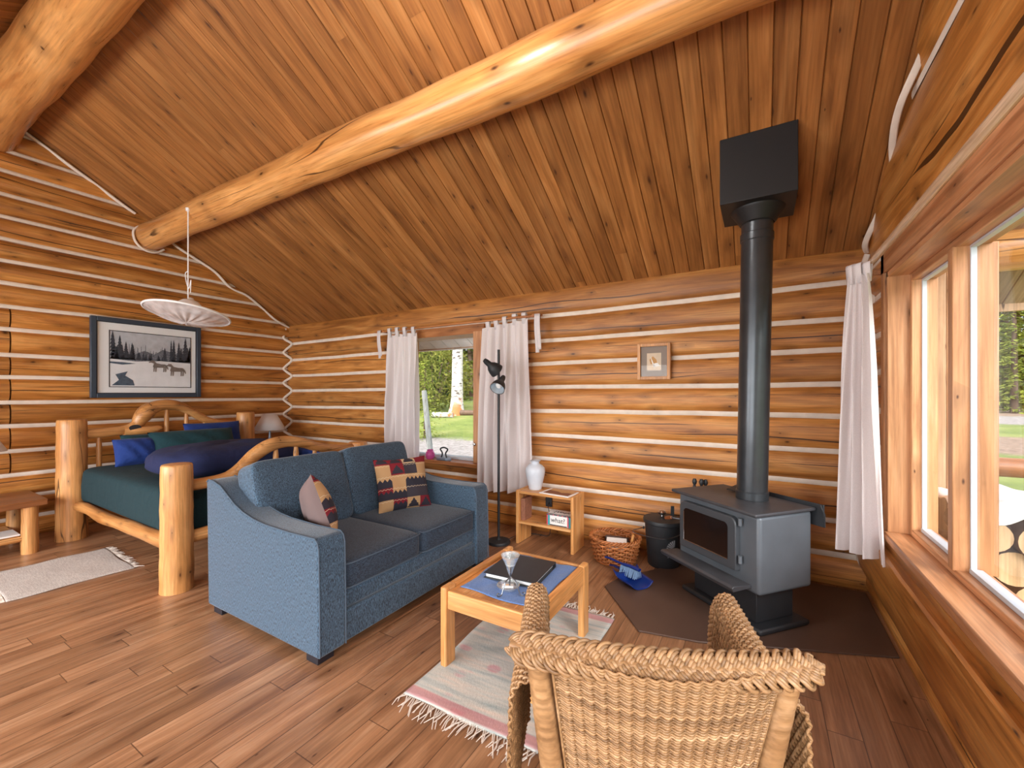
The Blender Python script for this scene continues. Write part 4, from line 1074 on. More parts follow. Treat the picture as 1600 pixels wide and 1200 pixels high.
# wicker basket with kindling bits
bk_c = Vector((-1.085, 3.61, 0))
bas = thing('wicker_basket', 'round brown willow basket of fire lighting odds and ends beside the ash bucket', 'basket', tuple(bk_c))
def bsurf(u, v):
    a = 2 * PI * u; r_ = 0.162 + .045 * v ** .8; return (bk_c + Vector((r_ * cos(a), r_ * .94 * sin(a), .012 + .185 * v)), (cos(a), sin(a), 0))
mb = MB(); weave(mb, bsurf, 11, 24, .0066, 8, True, .011, .006, 6); wall_ = obj('woven_wall', mb, M['cane_dark'], bas, smooth=80)
mb = MB()
for k in range(3):
    pts = []
    for i in range(120):
        a = 2 * PI * i / 120; ph = a * 14 + k * 2 * PI / 3
        pts.append(bk_c + Vector(((.208 + .012 * cos(ph)) * cos(a), (.197 + .012 * cos(ph)) * sin(a), .205 + .011 * sin(ph))))
    mb.tube(pts, .008, 6, closed=True)
obj('braided_rim', mb, M['cane_dark'], bas, smooth=80)
mb = MB(); mb.lathe([(.001, .004), (.165, .004), (.168, .02), (.001, .02)], tuple(bk_c), 36); obj('base', mb, M['cane_dark'], bas)
def single(nm, mb, mat, loc, label, cat, grp=None, **k): o = obj(nm, mb, mat, None, loc=loc, **k); return tag(o, label, cat, grp)
mb = MB(); mb.obox(bk_c + Vector((.02, -.02, .155)), (.17, .10, .05), rotz(.25) @ rotx(.3)); single('match_box', mb, M['paper'], tuple(bk_c + Vector((.02, -.02, .12))), 'white match box lying in the willow basket', 'match box', bevel=.004)
mb = MB(); mb.obox(bk_c + Vector((0, .065, .16)), (.20, .09, .06), rotz(.12) @ rotx(-.3)); single('kindling_pack', mb, plain('dark brown wrapper', (74, 58, 52), .6, var=.4, vscale=30), tuple(bk_c + Vector((0, .065, .12))), 'dark wrapped kindling pack behind the white match box in the basket', 'kindling', bevel=.01)
mb = MB(); P_ = [bk_c + Vector((.13, .0, .10)), bk_c + Vector((.165, -.03, .255))]; mb.tube(P_, [.013, .011], 10); single('kindling_stick', mb, M['pine_z'], tuple(P_[0]), 'pale stick leaning on the rim of the willow basket', 'stick')
mb = MB(); mb.tube([bk_c + Vector((-.12, -.05, .08)), bk_c + Vector((-.06, -.1, .16))], .02, 10); mb2 = mb; single('kindling_stick', mb, M['bark'], tuple(bk_c + Vector((-.12, -.05, .08))), 'short bark covered stick at the left inside the willow basket', 'stick')

# dustpan and brush
dp = thing('dustpan', 'blue plastic dustpan lying on the hearth pad in front of the ash bucket', 'dustpan', (-.905, 3.275, .012), math.radians(-38))
mb = MB()
def pan(u, v):
    x = (u - .5) * 2; w_ = .115 * (1 - .15 * v); return (v * .21, x * w_, .004 + .045 * abs(x) ** 3 + .05 * max(0, .25 - v) * 4 * .9)
mb.grid(pan, 20, 14); obj('pan', mb, M['plasticblue'], dp, local=True, solid=.004, smooth=80)
mb = MB(); mb.tube(spline([(0.02, 0, .045), (-.05, 0, .05), (-.13, 0, .045), (-.19, 0, .03)], 5), [.016] * 11 + [.014] * 5, 12, flat=.6); obj('handle', mb, M['plasticblue'], dp, local=True)
br_ = thing('hand_brush', 'blue hand brush with grey bristles resting on the dustpan', 'brush', (-.935, 3.315, .07), math.radians(-22))
mb = MB(); mb.tube(spline([(.16, 0, .035), (.08, 0, .04), (0, 0, .035), (-.06, 0, .035), (-.12, 0, .04), (-.17, 0, .035)], 4), [.02] * 8 + [.014] * 13, 12, flat=.55); obj('handle', mb, M['plasticblue'], br_, local=True)
mb = MB(); r = random.Random(2)
for i in range(26):
    for j in range(5):
        x = .0 + .15 * i / 25; y = -.02 + .01 * j; mb.tube([(x, y, .03), (x + r.uniform(-.006, .006), y * 1.9 - .012, -.028)], .0024, 4, caps=False)
ob_ = obj('bristles', mb, M['bristle'], br_, local=True); ob_['kind'] = 'stuff'

# small shelf unit
sh = thing('shelf_unit', 'low pine shelf unit with one middle shelf against the log wall beside the floor lamp', 'shelf unit', (-1.74, 3.66, 0))
sx0, sx1, sy0, sy1, shh = -2.035, -1.44, 3.535, 3.80, .515
for nm, a, b in (('side_panel', sx0, sx0 + .028), ('side_panel', sx1 - .028, sx1)):
    t_ = None
    for k, (c, d) in enumerate(((sy0, sy0 + .075), (sy0 + .0765, sy0 + .16), (sy0 + .1615, sy1))):
        mb = MB(); mb.box(a, b, c, d, 0, shh)
        t_ = obj(nm if k == 0 else 'board', mb, M['pine_z'], sh if k == 0 else t_, bevel=.003)
for z, nm in ((shh - .03, 'top_board'), (.195, 'shelf')):
    mb = MB(); mb.box(sx0 + .028, sx1 - .028, sy0 + .004, sy1, z, z + .024); obj(nm, mb, M['pine_x'], sh, bevel=.003)
zt_ = shh - .006
mb = MB(); mb.lathe([(.001, 0), (.060, 0), (.063, .01), (.078, .08), (.093, .145), (.098, .18), (.092, .212), (.066, .238), (.042, .25), (.038, .262), (.048, .276), (.053, .282), (.046, .284), (.034, .262), (.001, .26)], (-1.905, 3.69, zt_), 40); single('vase', mb, M['vase'], (-1.905, 3.69, zt_), 'pale blue grey ceramic vase standing on the pine shelf unit', 'vase', smooth=80)
mag = thing('magazine', 'white edged magazine with brown photo cover lying on the pine shelf unit', 'magazine', (-1.63, 3.65, zt_), math.radians(-6))
mb = MB(); mb.box(-.155, .155, -.11, .11, .0005, .008); obj('pages', mb, M['paper'], mag, local=True, bevel=.001)
mb = MB(); mb.box(-.125, .135, -.085, .10, .008, .0088); cv = obj('cover_photo', mb, M['sepia'], mag, local=True)
mb = MB(); mb.add([(-.12, .03, .0092), (-.02, .02, .0092), (.03, -.01, .0092), (.09, .02, .0092), (.13, .01, .0092), (.13, .095, .0092), (-.12, .095, .0092)], [(0, 1, 2, 3, 4, 5, 6)]); obj('photo_sky', mb, M['tan'], cv, local=True)
mb = MB(); mb.box(-2.003, -1.958, 3.575, 3.72, .2195, .43); bb = single('book', mb, M['bookbrown'], (-1.98, 3.65, .2195), 'brown cloth book standing at the left of the middle shelf', 'book', bevel=.003)
gb = thing('game_box', 'white striped game box lettered what? on the middle shelf', 'game box', (-1.585, 3.655, .2195))
gx0, gx1, gy0, gy1, gz0, gz1 = -1.725, -1.47, 3.575, 3.735, .2195, .325
mb = MB(); mb.box(gx0, gx1, gy0, gy1, gz0, gz1); obj('box', mb, M['paper'], gb, bevel=.002)
for mat, xs in ((M['red'], ((gx0 + .0, gx0 + .012), (gx1 - .045, gx1 - .033))), (M['aqua'], ((gx0 + .012, gx0 + .034), (gx1 - .033, gx1 - .004)))):
    for a, b in xs: mb = MB(); mb.box(a, b, gy0 - .0012, gy0 + .002, gz0 + .002, gz1 - .002); obj('stripe', mb, mat, gb)
mb = MB(); mb.box(gx0 + .002, gx1 - .002, gy0 - .0016, gy0 + .001, gz1 - .010, gz1 - .001); mb.box(gx0 + .034, gx1 - .05, gy0 - .0016, gy0, gz0 + .002, gz0 + .010)
mb.box(gx0 + .004, gx1 - .004, gy0 + .003, gy0 + .016, gz1, gz1 + .001); obj('border_print', mb, M['ink'], gb)
for i in range(5): mb = MB(); mb.box(gx0 + .02 + i * .045, gx0 + .032 + i * .045, gy0 - .002, gy0, gz1 - .010, gz1 - .002); obj('red_dash', mb, M['red'], gb)
obj('lettering', text_mb('what?', .062, Matrix.Translation((gx0 + .115, gy0 - .0012, gz0 + .052)) @ Matrix.Rotation(PI / 2, 4, 'X')), M['ink'], gb, smooth=0)
obj('lid_lettering', text_mb('what?', .075, Matrix.Translation((gx0 + .128, gy0 + .085, gz1 + .0006)) @ Matrix.Rotation(PI, 4, 'Z')), M['ink'], gb, smooth=0)

# outlet and cords
mb = MB(); mb.box(-1.905, -1.835, 3.922, 3.938, .285, .395); so_ = single('wall_outlet', mb, M['black'], (-1.87, 3.93, .29), 'black outlet plate on the logs behind the shelf unit', 'outlet', bevel=.004)
mb = MB(); mb.tube(spline([(-1.86, 3.915, .33), (-1.85, 3.87, .30), (-1.83, 3.86, .23), (-1.82, 3.855, .1), (-1.84, 3.86, .012), (-1.95, 3.855, .007), (-2.06, 3.82, .007), (-2.1, 3.62, .03), (-2.13, 3.52, .01)], 8), .004, 6); single('power_cord', mb, M['black'], (-2.0, 3.8, .003), 'thin black cord running from the outlet along the floor to the floor lamp', 'cord')

# floor lamp with two spots
lp = thing('floor_lamp', 'black floor lamp with two adjustable cone spots in front of the curtain', 'floor lamp', (-2.185, 3.46, 0))
lx, ly = -2.185, 3.46
mb = MB(); mb.lathe([(.001, 0), (.112, 0), (.114, .012), (.108, .026), (.03, .034), (.016, .05), (.001, .05)], (lx, ly, 0), 36); obj('base', mb, M['black'], lp)
mb = MB(); mb.tube([(lx, ly, .04), (lx, ly, 1.875)], .0125, 14); obj('pole', mb, M['black'], lp)
def spot(c, d, nm):
    q = Vector(d).normalized(); Rq = q.to_track_quat('Z', 'Y').to_matrix()
    mb = MB(); mb.lathe([(.001, -.105), (.020, -.10), (.027, -.075), (.029, -.03), (.052, .0), (.066, .035), (.073, .075), (.0715, .075), (.064, .035), (.05, .002), (.02, -.01), (.001, -.012)], c, 28, Rq, caps=False); h = obj(nm, mb, M['black'], lp, smooth=50)
    mb = MB(); mb.lathe([(.068, .073), (.061, .033), (.047, .003), (.001, -.006)], c, 28, Rq, caps=False); obj('reflector', mb, plain('reflector silver', (205, 214, 222), .28, .6), h)
    mb = MB(); mb.lathe([(.001, .05), (.022, .046), (.032, .03), (.026, .008), (.014, -.006)], c, 18, Rq, caps=False); obj('bulb', mb, M['white'], h)
    mb = MB(); mb.tube([Vector(c) - q * .04, Vector((lx, ly, c[2] - .02))], .007, 8); obj('bracket', mb, M['black'], h)
spot((lx - .052, ly - .045, 1.712), (.45, .95, -.75), 'spot_head')
spot((lx + .062, ly - .075, 1.545), (.05, -.68, -.62), 'spot_head')

# window sill things
mb = MB(); c0 = (-3.445, 3.90, .656); mb.lathe([(.001, 0), (.036, 0), (.05, .02), (.056, .05), (.048, .085), (.036, .10), (.04, .112), (.036, .113), (.03, .1), (.001, .098)], c0, 28); pt = thing('pot', 'small pink glazed pot on the back window sill beside the left curtain', 'pot', c0); obj('body', mb, M['pink'], pt)
mb = MB(); mb.tube(spline([(c0[0] + .05, c0[1] - .01, c0[2] + .085), (c0[0] + .08, c0[1] - .02, c0[2] + .07), (c0[0] + .075, c0[1] - .015, c0[2] + .035), (c0[0] + .05, c0[1] - .01, c0[2] + .025)], 4), .006, 8); obj('handle', mb, M['pink'], pt)
ir = thing('flat_iron', 'antique steel flat iron with black loop handle on the back window sill', 'iron', (-3.215, 3.90, .656))
mb = MB(); mb.prism([(-.09, -.035), (.06, -.04), (.11, 0), (.06, .04), (-.09, .035)], lambda a, b, d: (-3.23 + a, 3.90 + b, d), .657, .69); obj('sole', mb, M['iron'], ir, bevel=.006)
mb = MB(); mb.tube(spline([(-3.27, 3.90, .688), (-3.255, 3.90, .74), (-3.285, 3.90, .785), (-3.25, 3.90, .805), (-3.21, 3.90, .805), (-3.175, 3.90, .785), (-3.205, 3.90, .74), (-3.19, 3.90, .688)], 5), .009, 10); obj('handle', mb, M['black'], ir)

# curtains ------------------------------------------------------------------
def curtain(nm, path, z0, z1, folds, amp, label, up, grp=None, tabs=4, flare=1.0, hem=0, top=.93):
    """path: list of xy along the rod; up: unit xy normal of the folds"""
    t = thing(nm, label, 'curtain', (path[0][0], path[0][1], z0), group=grp)
    P_ = [Vector((p[0], p[1], 0)) for p in path]
    def at(s):
        f = s * (len(P_) - 1); a = int(min(f, len(P_) - 2)); return P_[a].lerp(P_[a + 1], f - a)
    mid = at(.5); U = Vector((up[0], up[1], 0)); sd = len(nm) + path[0][0] * 3
    mb = MB()
    def fn(u, v):
        z = z1 + (z0 - z1) * v
        b = at(u); w = top + (flare - top) * (v ** .8) + .05 * sin(v * 3 + sd)
        p = mid + (b - mid) * w
        am = amp * (.30 + .70 * min(1, v * 2.2)) * (1 + .25 * sin(u * 7 + sd))
        p = p + U * (am * sin(2 * PI * folds * u + .9 * sin(v * 2.2 + u * 5 + sd) + sd) + .25 * am * sin(4.7 * PI * folds * u + v * 4))
        return (p.x, p.y, z + hem * (u - .5) + .006 * sin(u * 20))
    mb.grid(fn, int(folds * 18), 40)
    c = obj('cloth', mb, M['curtain'], t, smooth=80)
    for k in range(tabs):
        hm = MB(); u = (k + .5) / tabs; b = Vector(fn(u, 0)); d = (at(min(1, u + .02)) - at(max(0, u - .02))).normalized()
        ww = .026
        lp_ = [(0, -.035)] + [(-.017, .065), (-.012, .078), (0, .083), (.012, .078), (.017, .065), (.001, -.034)]
        hm.add([tuple(b + d * (ww * e) + U * o_ + Vector((0, 0, z_))) for o_, z_ in lp_ for e in (-1, 1)], [(2 * q, 2 * q + 1, 2 * q + 3, 2 * q + 2) for q in range(6)])
        obj('tab', hm, M['curtain'], c, solid=.003)
    return t
yc = 3.83
curtain('curtain', [(-4.12, yc), (-3.58, yc)], .40, 2.19, 4.5, .055, 'left off white tab top curtain of the back window hanging behind the sofa', (0, 1), 'curtains of the back window', 4, 1.10)
curtain('curtain', [(-2.66, yc), (-2.02, yc)], .40, 2.19, 5.0, .058, 'right off white tab top curtain of the back window behind the floor lamp', (0, 1), 'curtains of the back window', 5, 1.05, .06)
mb = MB(); mb.tube([(-4.32, yc, 2.245), (-1.90, yc, 2.245)], .013, 10); cr = thing('curtain_rod', 'wooden curtain rod over the back window', 'curtain rod', (-3.1, yc, 2.245)); obj('rod', mb, M['sill_x'], cr)
for x in (-4.18, -2.0): mb = MB(); mb.box(x - .012, x + .012, yc - .012, YB - .02, 2.235, 2.262); obj('bracket', mb, M['sill_x'], cr)
for x, z0_, lab in ((-4.235, 1.90, 'white cloth tie ribbon hanging from the left end of the back curtain rod'), (-1.955, 1.865, 'white cloth tie ribbon hanging from the right end of the back curtain rod')):
    mb = MB()
    for dx, zz in ((0, z0_), (.026, z0_ + .03)):
        mb.grid(lambda u, v: (x + dx + (u - .5) * .042 + .01 * v, yc - .022 - .01 * sin(v * 5) - dx * .3, 2.255 - (2.255 - zz) * v), 3, 10)
    mb.grid(lambda u, v: (x + (u - .5) * .05, yc - .02 + .04 * v, 2.255 + .008 * sin(v * PI)), 3, 6)
    single('curtain_tie', mb, M['curtain'], (x, yc, z0_), lab, 'ribbon', 'tie ribbons on the curtain rod', solid=.003)
xc = .565
ct = curtain('curtain', [(.40, 3.30), (.45, 3.24), (.50, 3.18), (.56, 3.12), (.615, 3.06)], .50, 2.14, 3.5, .05, 'white tab top curtain gathered at the far end of the big window beside the stove', (.5, .85), None, 3, 1.08, .0, .34)
rd = thing('curtain_rod', 'long pale wooden curtain rod running along the logs above the big window', 'curtain rod', (xc, 1.0, 2.22))
mb = MB(); mb.tube([(xc, -1.5, 2.22), (xc, 3.5, 2.22)], .019, 16); obj('rod', mb, M['rod'], rd)
for y in (3.46, .9): 
    mb = MB(); mb.box(xc - .01, XR - .02, y - .012, y + .012, 2.20, 2.235); obj('bracket', mb, M['sill_y'], rd)
# ------------------------------------------------------------------ coffee table
ctb = thing('coffee_table', 'low pine coffee table with rimmed top in front of the sofa', 'coffee table', (-1.19, 2.10, 0))
tx0, tx1, ty0, ty1, th = -1.465, -.895, 1.735, 2.445, .425
for (x, y) in ((tx0, ty0), (tx0, ty1 - .085), (tx1 - .04, ty0), (tx1 - .04, ty1 - .085)):
    mb = MB(); mb.box(x, x + .04, y, y + .085, 0, th - .03 if False else th); obj('leg', mb, M['pine_z'], ctb, bevel=.010, seg=3)
for a in (tx0, tx1 - .04):
    mb = MB(); mb.box(a + .001, a + .039, ty0 + .0855, ty1 - .0855, th - .105, th - .001); obj('side_rail', mb, M['pine_y'], ctb, bevel=.008, seg=3)
for y in (ty0 + .012, ty1 - .04):
    mb = MB(); mb.box(tx0 + .0405, tx1 - .0405, y, y + .028, th - .115, th - .018); obj('end_rail', mb, M['pine_x'], ctb, bevel=.006)
mb = MB(); n = 5; ww = (tx1 - tx0 - .082) / n
for k in range(n):
    a = tx0 + .041 + k * ww; mb.box(a + .001, a + ww - .001, ty0 + .0405, ty1 - .041, th - .045, th - .022)
obj('top_boards', mb, M['pine_y'], ctb, bevel=.002)
tz = th - .022
mb = MB()
def clo(u, v):
    x = -1.395 + .45 * u; y = 1.815 + .56 * v
    return (x + .008 * sin(v * 9), y + .010 * sin(u * 7 + .5), tz + .003 + .0018 * (1 + sin(u * 21 + v * 5) * sin(v * 17)))
mb.grid(clo, 40, 44); single('table_cloth', mb, M['bluecloth'], (-1.17, 2.1, tz), 'faded blue cloth runner spread on the pine coffee table', 'cloth', solid=.002, smooth=80)
tz2 = tz + .009
bi = thing('binder', 'large black ring binder lying on the blue cloth of the coffee table', 'binder', (-1.19, 2.14, tz2), math.radians(4))
def lbox(nm, b, mat, parent, bevel=.002): mb = MB(); mb.box(*b); return obj(nm, mb, mat, parent, local=True, bevel=bevel)
lbox('pages', (-.155, .135, -.15, .14, .006, .026), M['paper'], bi); lbox('cover', (-.165, .15, -.16, .16, .026, .031), M['binder'], bi); lbox('back_cover', (-.165, .15, -.16, .16, 0, .005), M['binder'], bi); lbox('spine', (-.165, .15, .152, .162, .001, .030), M['binder'], bi, .004)
# glass cone tea light holder on bent wire feet
cn = thing('candle_holder', 'clear glass cone candle holder on three curled wire feet standing on the blue cloth', 'candle holder', (-1.115, 1.875, tz2))
o0 = Vector((-1.115, 1.88, tz2))
mb = MB(); mb.lathe([(.002, .095), (.010, .11), (.028, .155), (.049, .198), (.051, .204), (.046, .202), (.026, .158), (.006, .118), (.001, .112)], tuple(o0), 12, caps=False); obj('glass_cone', mb, M['cutglass'], cn, smooth=20)
mb = MB(); mb.lathe([(.001, .150), (.024, .150), (.026, .165), (.0, .166)], tuple(o0), 18); obj('candle', mb, M['white'], cn)
for k in range(3):
    a = math.radians(-90 - 25 + k * 120); dx, dy = cos(a), sin(a)
    pts = [(-.026 * dx, -.026 * dy, .15), (-.008 * dx, -.008 * dy, .105), (.006 * dx, .006 * dy, .085), (.03 * dx, .03 * dy, .07), (.045 * dx, .045 * dy, .035), (.055 * dx, .055 * dy, .010), (.07 * dx, .07 * dy, .005), (.082 * dx, .082 * dy, .012), (.078 * dx, .078 * dy, .022), (.068 * dx, .068 * dy, .018)]
    mb = MB(); mb.tube([o0 + Vector(p) for p in spline(pts, 5)], .0036, 7); obj('wire_foot', mb, M['wire'], cn)
mb = MB(); c0 = Vector((-1.155, 1.925, tz2)); mb.lathe([(.001, .0), (.045, .0), (.055, .008), (.062, .022), (.058, .023), (.05, .012), (.001, .006)], tuple(c0), 26, caps=False); single('glass_dish', mb, M['cutglass'], tuple(c0), 'round clear glass dish behind the wire feet of the candle holder', 'dish', smooth=25)
mb = MB(); mb.obox(c0 + Vector((.0, -.005, .016)), (.06, .032, .012), rotz(.5)); mbk = thing('match_book', 'small white match book lying in the glass dish', 'match book', tuple(c0 + Vector((0, 0, .01)))); obj('cover', mb, M['paper'], mbk, bevel=.001)
mb = MB(); mb.obox(c0 + Vector((.002, -.004, .0224)), (.024, .010, .001), rotz(.5)); obj('printed_patch', mb, M['tan'], mbk)

# rugs -----------------------------------------------------------------------
def rug(nm, c, hx, hy, rz, mat, label, ends='y', seed=1, fl=.055):
    t = thing(nm, label, 'rug', (c[0], c[1], 0), rz)
    mb = MB(); mb.grid(lambda u, v: ((2 * u - 1) * hx + .008 * sin(v * 8), (2 * v - 1) * hy + .006 * sin(u * 9), .006 + .002 * sin(u * 9 + 1) * sin(v * 13)), 30, 46); obj('woven_field', mb, mat, t, local=True, solid=.006, smooth=80)
    mb = MB(); r = random.Random(seed)
    for e in (-1, 1):
        n = int(hx * 2 / .011) if ends == 'y' else int(hy * 2 / .011)
        for i in range(n):
            s = (i + .5) / n * 2 - 1 + r.uniform(-.01, .01); l = fl * r.uniform(.55, 1.25); d = r.uniform(-.6, .6)
            if ends == 'y': a = Vector((s * hx, e * hy, .007)); b = a + Vector((d * l * .6, e * l * .6, .002)); c2 = b + Vector((r.uniform(-.6, .6) * l * .5, e * l * .5, -.005))
            else: a = Vector((e * hx, s * hy, .007)); b = a + Vector((e * l * .6, d * l * .6, .002)); c2 = b + Vector((e * l * .5, r.uniform(-.6, .6) * l * .5, -.005))
            mb.tube([a, b, c2], [.0032, .003, .0018], 4, caps=False)
    f = obj('fringe', mb, M['fringe'], t, local=True); f['kind'] = 'stuff'
    return t
rug('rug', (-1.145, 2.07, 0), .355, .575, math.radians(2), M['kilim'], 'faded pale kilim rug with pink spots and white fringe under the coffee table', 'y', 3, .075)
rug('rug', (-4.89, 1.10, 0), .40, .345, math.radians(-3), M['rugl'], 'grey cotton rag rug with frayed edges on the floor beside the bed', 'y', 5, .05)

# wicker chair ------------------------------------------------------------------
CA = math.radians(23.5)
ch = thing('wicker_chair', 'honey coloured wicker armchair seen from behind with a braided back rim', 'armchair', (-.205, 1.04, 0), CA)
K = dict(local=True)
# back: curved panel between the posts
def backS(u, v):
    a = (2 * u - 1); hw_ = .190 + .068 * v; z = .24 + .602 * v
    y = .10 - .13 * v - .075 * (1 - a * a) * (.6 + .4 * v)
    n = Vector((-a * .55, -1, .1)).normalized()
    return (Vector((a * hw_, y, z)), n)
mb = MB(); weave(mb, backS, 84, 18, .0033, 12, False, .0055, .005, 5, rib=True); bp_ = obj('woven_back', mb, M['cane'], ch, local=True, smooth=80)
# braided rim
def rimP(t):
    a = 2 * t - 1
    p = Vector((a * .352, .0 - .062 * (1 - a * a) + .045 * max(0, abs(a) - .93) * 10 * .3, .842 - .012 * a * a)); return p
mb = MB(); nb = 9
for k in range(3):
    for q in range(5):
        pts = []; mm = 260
        for i in range(mm + 1):
            t = i / mm; p = rimP(t); d = (rimP(min(1, t + .01)) - rimP(max(0, t - .01))).normalized(); up_ = Vector((0, 0, 1)); sd = d.cross(up_).normalized()
            # tilt the flat of the braid towards the rear
            A_ = (up_ * .7 - sd * .7).normalized(); B_ = d.cross(A_).normalized()
            ph = 2 * PI * (nb * t / 1.0 + k / 3); fade = min(1, .55 + 9 * min(t, 1 - t))
            x = .0235 * sin(ph); y = .012 * sin(2 * ph); dx = .0235 * cos(ph) * 2 * PI * nb; L_ = 2.2
            # offset of each cane inside its strand, across the strand
            tan = Vector((dx / .75, 1)).normalized() if True else None
            off = (q - 2) * .0074
            pts.append(p + A_ * ((x + off * tan.y) * fade) + B_ * (y * fade) + d * (-off * tan.x))
        mb.tube(pts, .0047, 6)
obj('braided_rim', mb, M['cane'], ch, local=True, smooth=80)
mb = MB(); mb.tube([rimP(i / 30) + Vector((0, 0, -.004)) for i in range(31)], .015, 12); obj('rim_core', mb, M['cane'], ch, local=True)
# wrapped posts, arms, legs
def wrapped(pts, r, pitch=.0075):
    mb = MB(); P_ = spline(pts, 40); out = []; Ls = 0; R_ = []
    for i, p in enumerate(P_):
        if i: Ls += (p - P_[i - 1]).length
        R_.append((r if not callable(r) else r(i / (len(P_) - 1))) * (1 + .05 * abs(sin(PI * Ls / pitch))))
    mb.tube(P_, R_, 16); return mb
for sgn in (-1, 1):
    obj('back_post', wrapped([(sgn * .292, .012, .825), (sgn * .268, .045, .60), (sgn * .245, .085, .35), (sgn * .235, .12, 0)], .030), M['cane'], ch, local=True, smooth=80)
    mb = MB()
    for k in range(9):
        a = k / 9 * 2 * PI; mb.tube([(sgn * .292 + .034 * cos(a), .012 + .034 * sin(a), .80), (sgn * (.296 + .03 * cos(a + .5)), .008 + .03 * sin(a + .5), .835)], .007, 6)
    obj('post_binding', mb, M['cane'], ch, local=True, smooth=80)
    obj('front_post', wrapped([(sgn * .318, .50, .70), (sgn * .30, .50, .42), (sgn * .27, .49, 0)], .022), M['cane'], ch, local=True, smooth=80)
    # arm: woven hood over a rounded section, from the back post to the front peak
    def armS(u, v, sgn=sgn):
        # u along the arm (0 back - 1 front), v around: outside bottom, over the top, inside bottom
        y = .06 + .46 * u; zt = .700 + .075 * u ** 1.2; cx_ = sgn * (.312 + .01 * u)
        if u > .90: zt -= .05 * ((u - .90) / .10) ** 2
        wd = .052 - .022 * u; zb = .24
        if v < .4: z = zb + (zt - wd - zb) * (v / .4); x = cx_ + sgn * (wd + .012 * (1 - v / .4)); n = Vector((sgn, 0, 0))
        elif v > .6: z = zb + (zt - wd - zb) * ((1 - v) / .4); x = cx_ - sgn * (wd - .0 * (v - .6)); n = Vector((-sgn, 0, 0))
        else:
            a = (v - .4) / .2 * PI; x = cx_ + sgn * wd * cos(a); z = zt - wd + wd * sin(a); n = Vector((sgn * cos(a), 0, sin(a)))
        if u > .9: y -= .03 * ((u - .9) / .1) ** 2 * max(0, (z - zt + .12) / .12)
        return (Vector((x, y, z)), n)
    mb = MB()
    weave(mb, lambda u, v: armS(v, u), 48, 60, .0042, 5, False, .0045, .004, 5); obj('woven_arm', mb, M['cane'], ch, local=True, smooth=80)
    mb = MB()
    for k in range(3):
        pts = []
        for i in range(120):
            t = i / 119; p, n = armS(.995, t); ph = 2 * PI * (t * 22 + k / 3); pts.append(p + n * (.010 * cos(ph)) + Vector((0, .008 * sin(ph), 0)))
        mb.tube(pts, .0075, 6)
    obj('arm_edge_braid', mb, M['cane'], ch, local=True, smooth=80)
def seatS(u, v): return (Vector(((2 * u - 1) * .27, .10 + .42 * v, .40 + .01 * sin(u * PI))), Vector((0, 0, 1)))
mb = MB(); weave(mb, seatS, 52, 26, .0044, 6, False, .004, .004, 5); obj('woven_seat', mb, M['cane'], ch, local=True, smooth=80)
mb = MB(); mb.tube([(-.25, .49, .395), (.25, .49, .395)], .018, 10); mb.tube([(-.235, .11, .385), (.235, .11, .385)], .016, 10); obj('seat_bar', mb, M['cane'], ch, local=True)
def skirtS(u, v):
    a = 2 * u - 1; return (Vector((a * .235, .10 - .05 * (1 - a * a), .12 + .12 * v)), Vector((0, -1, 0)))
mb = MB(); weave(mb, skirtS, 14, 24, .004, 6, False, .004, .004, 5); obj('woven_skirt', mb, M['cane'], ch, local=True, smooth=80)
# ------------------------------------------------------------------ outside
def sstep(a, b, x): t = max(0, min(1, (x - a) / (b - a))); return t * t * (3 - 2 * t)
def gz(x, y):
    k = .085 * (1 - sstep(-9, 3, x)) + .020 * sstep(-9, 3, x)
    return -.25 + k * max(0, y - 11) + .05 * mnoise.noise(Vector((x * .25, y * .25, 0))) * sstep(6, 10, abs(y - 1) + abs(x))
mb = MB()
def gfn(u, v):
    x = -75 + 130 * u; y = -30 + 110 * v; return (x, y, gz(x, y))
mb.grid(gfn, 130, 110); struct('ground', mb, M['ground'])

def conifer(nm, mat, H, R, seed, loc, label, nb=120, base=.06, grp=None):
    r = random.Random(seed); t = thing(nm, label, 'tree', loc, 0, grp)
    mb = MB(); mb.tube([(0, 0, -.3), (0, 0, H * .5), (0, 0, H * .97)], [.022 * H, .014 * H, .003 * H], 9); obj('trunk', mb, M['bark'], t, local=True)
    mb = MB()
    for i in range(nb):
        f = (i + r.random()) / nb; z = H * (base + (1 - base) * f); L_ = R * (1 - f) ** .8 * r.uniform(.7, 1.15) + .12; a = r.uniform(0, 2 * PI)
        d = Vector((cos(a), sin(a), 0)); sd = Vector((-sin(a), cos(a), 0)); m = max(6, int(L_ * 9))
        for k in range(m):
            q = (k + r.random()) / m; c = d * (L_ * q) + Vector((0, 0, z - .35 * L_ * q ** 1.5 + r.uniform(-.08, .08) * R * .4))
            w_ = (.20 + .32 * (1 - q)) * R * .42; s2 = r.choice((-1, 1))
            tip = c + d * w_ * .5 + sd * (s2 * w_ * r.uniform(.4, 1)) + Vector((0, 0, -w_ * r.uniform(.1, .5)))
            wd = (tip - c).cross(Vector((r.uniform(-.4, .4), r.uniform(-.4, .4), 1))).normalized() * w_ * .2
            mb.add([c, c.lerp(tip, .45) + wd, tip, c.lerp(tip, .5) - wd], [(0, 1, 2, 3)])
    obj('foliage', mb, mat, t, local=True, smooth=0)
    return t
def copy_tree(src, loc, sc, rz, label, grp=None):
    c = src.copy(); COL.objects.link(c); c.location = loc; c.scale = (sc, sc, sc); c.rotation_euler = (0, 0, rz); c['label'] = label
    if grp: c['group'] = grp
    for ch_ in src.children:
        k = ch_.copy(); COL.objects.link(k); k.parent = c
    return c
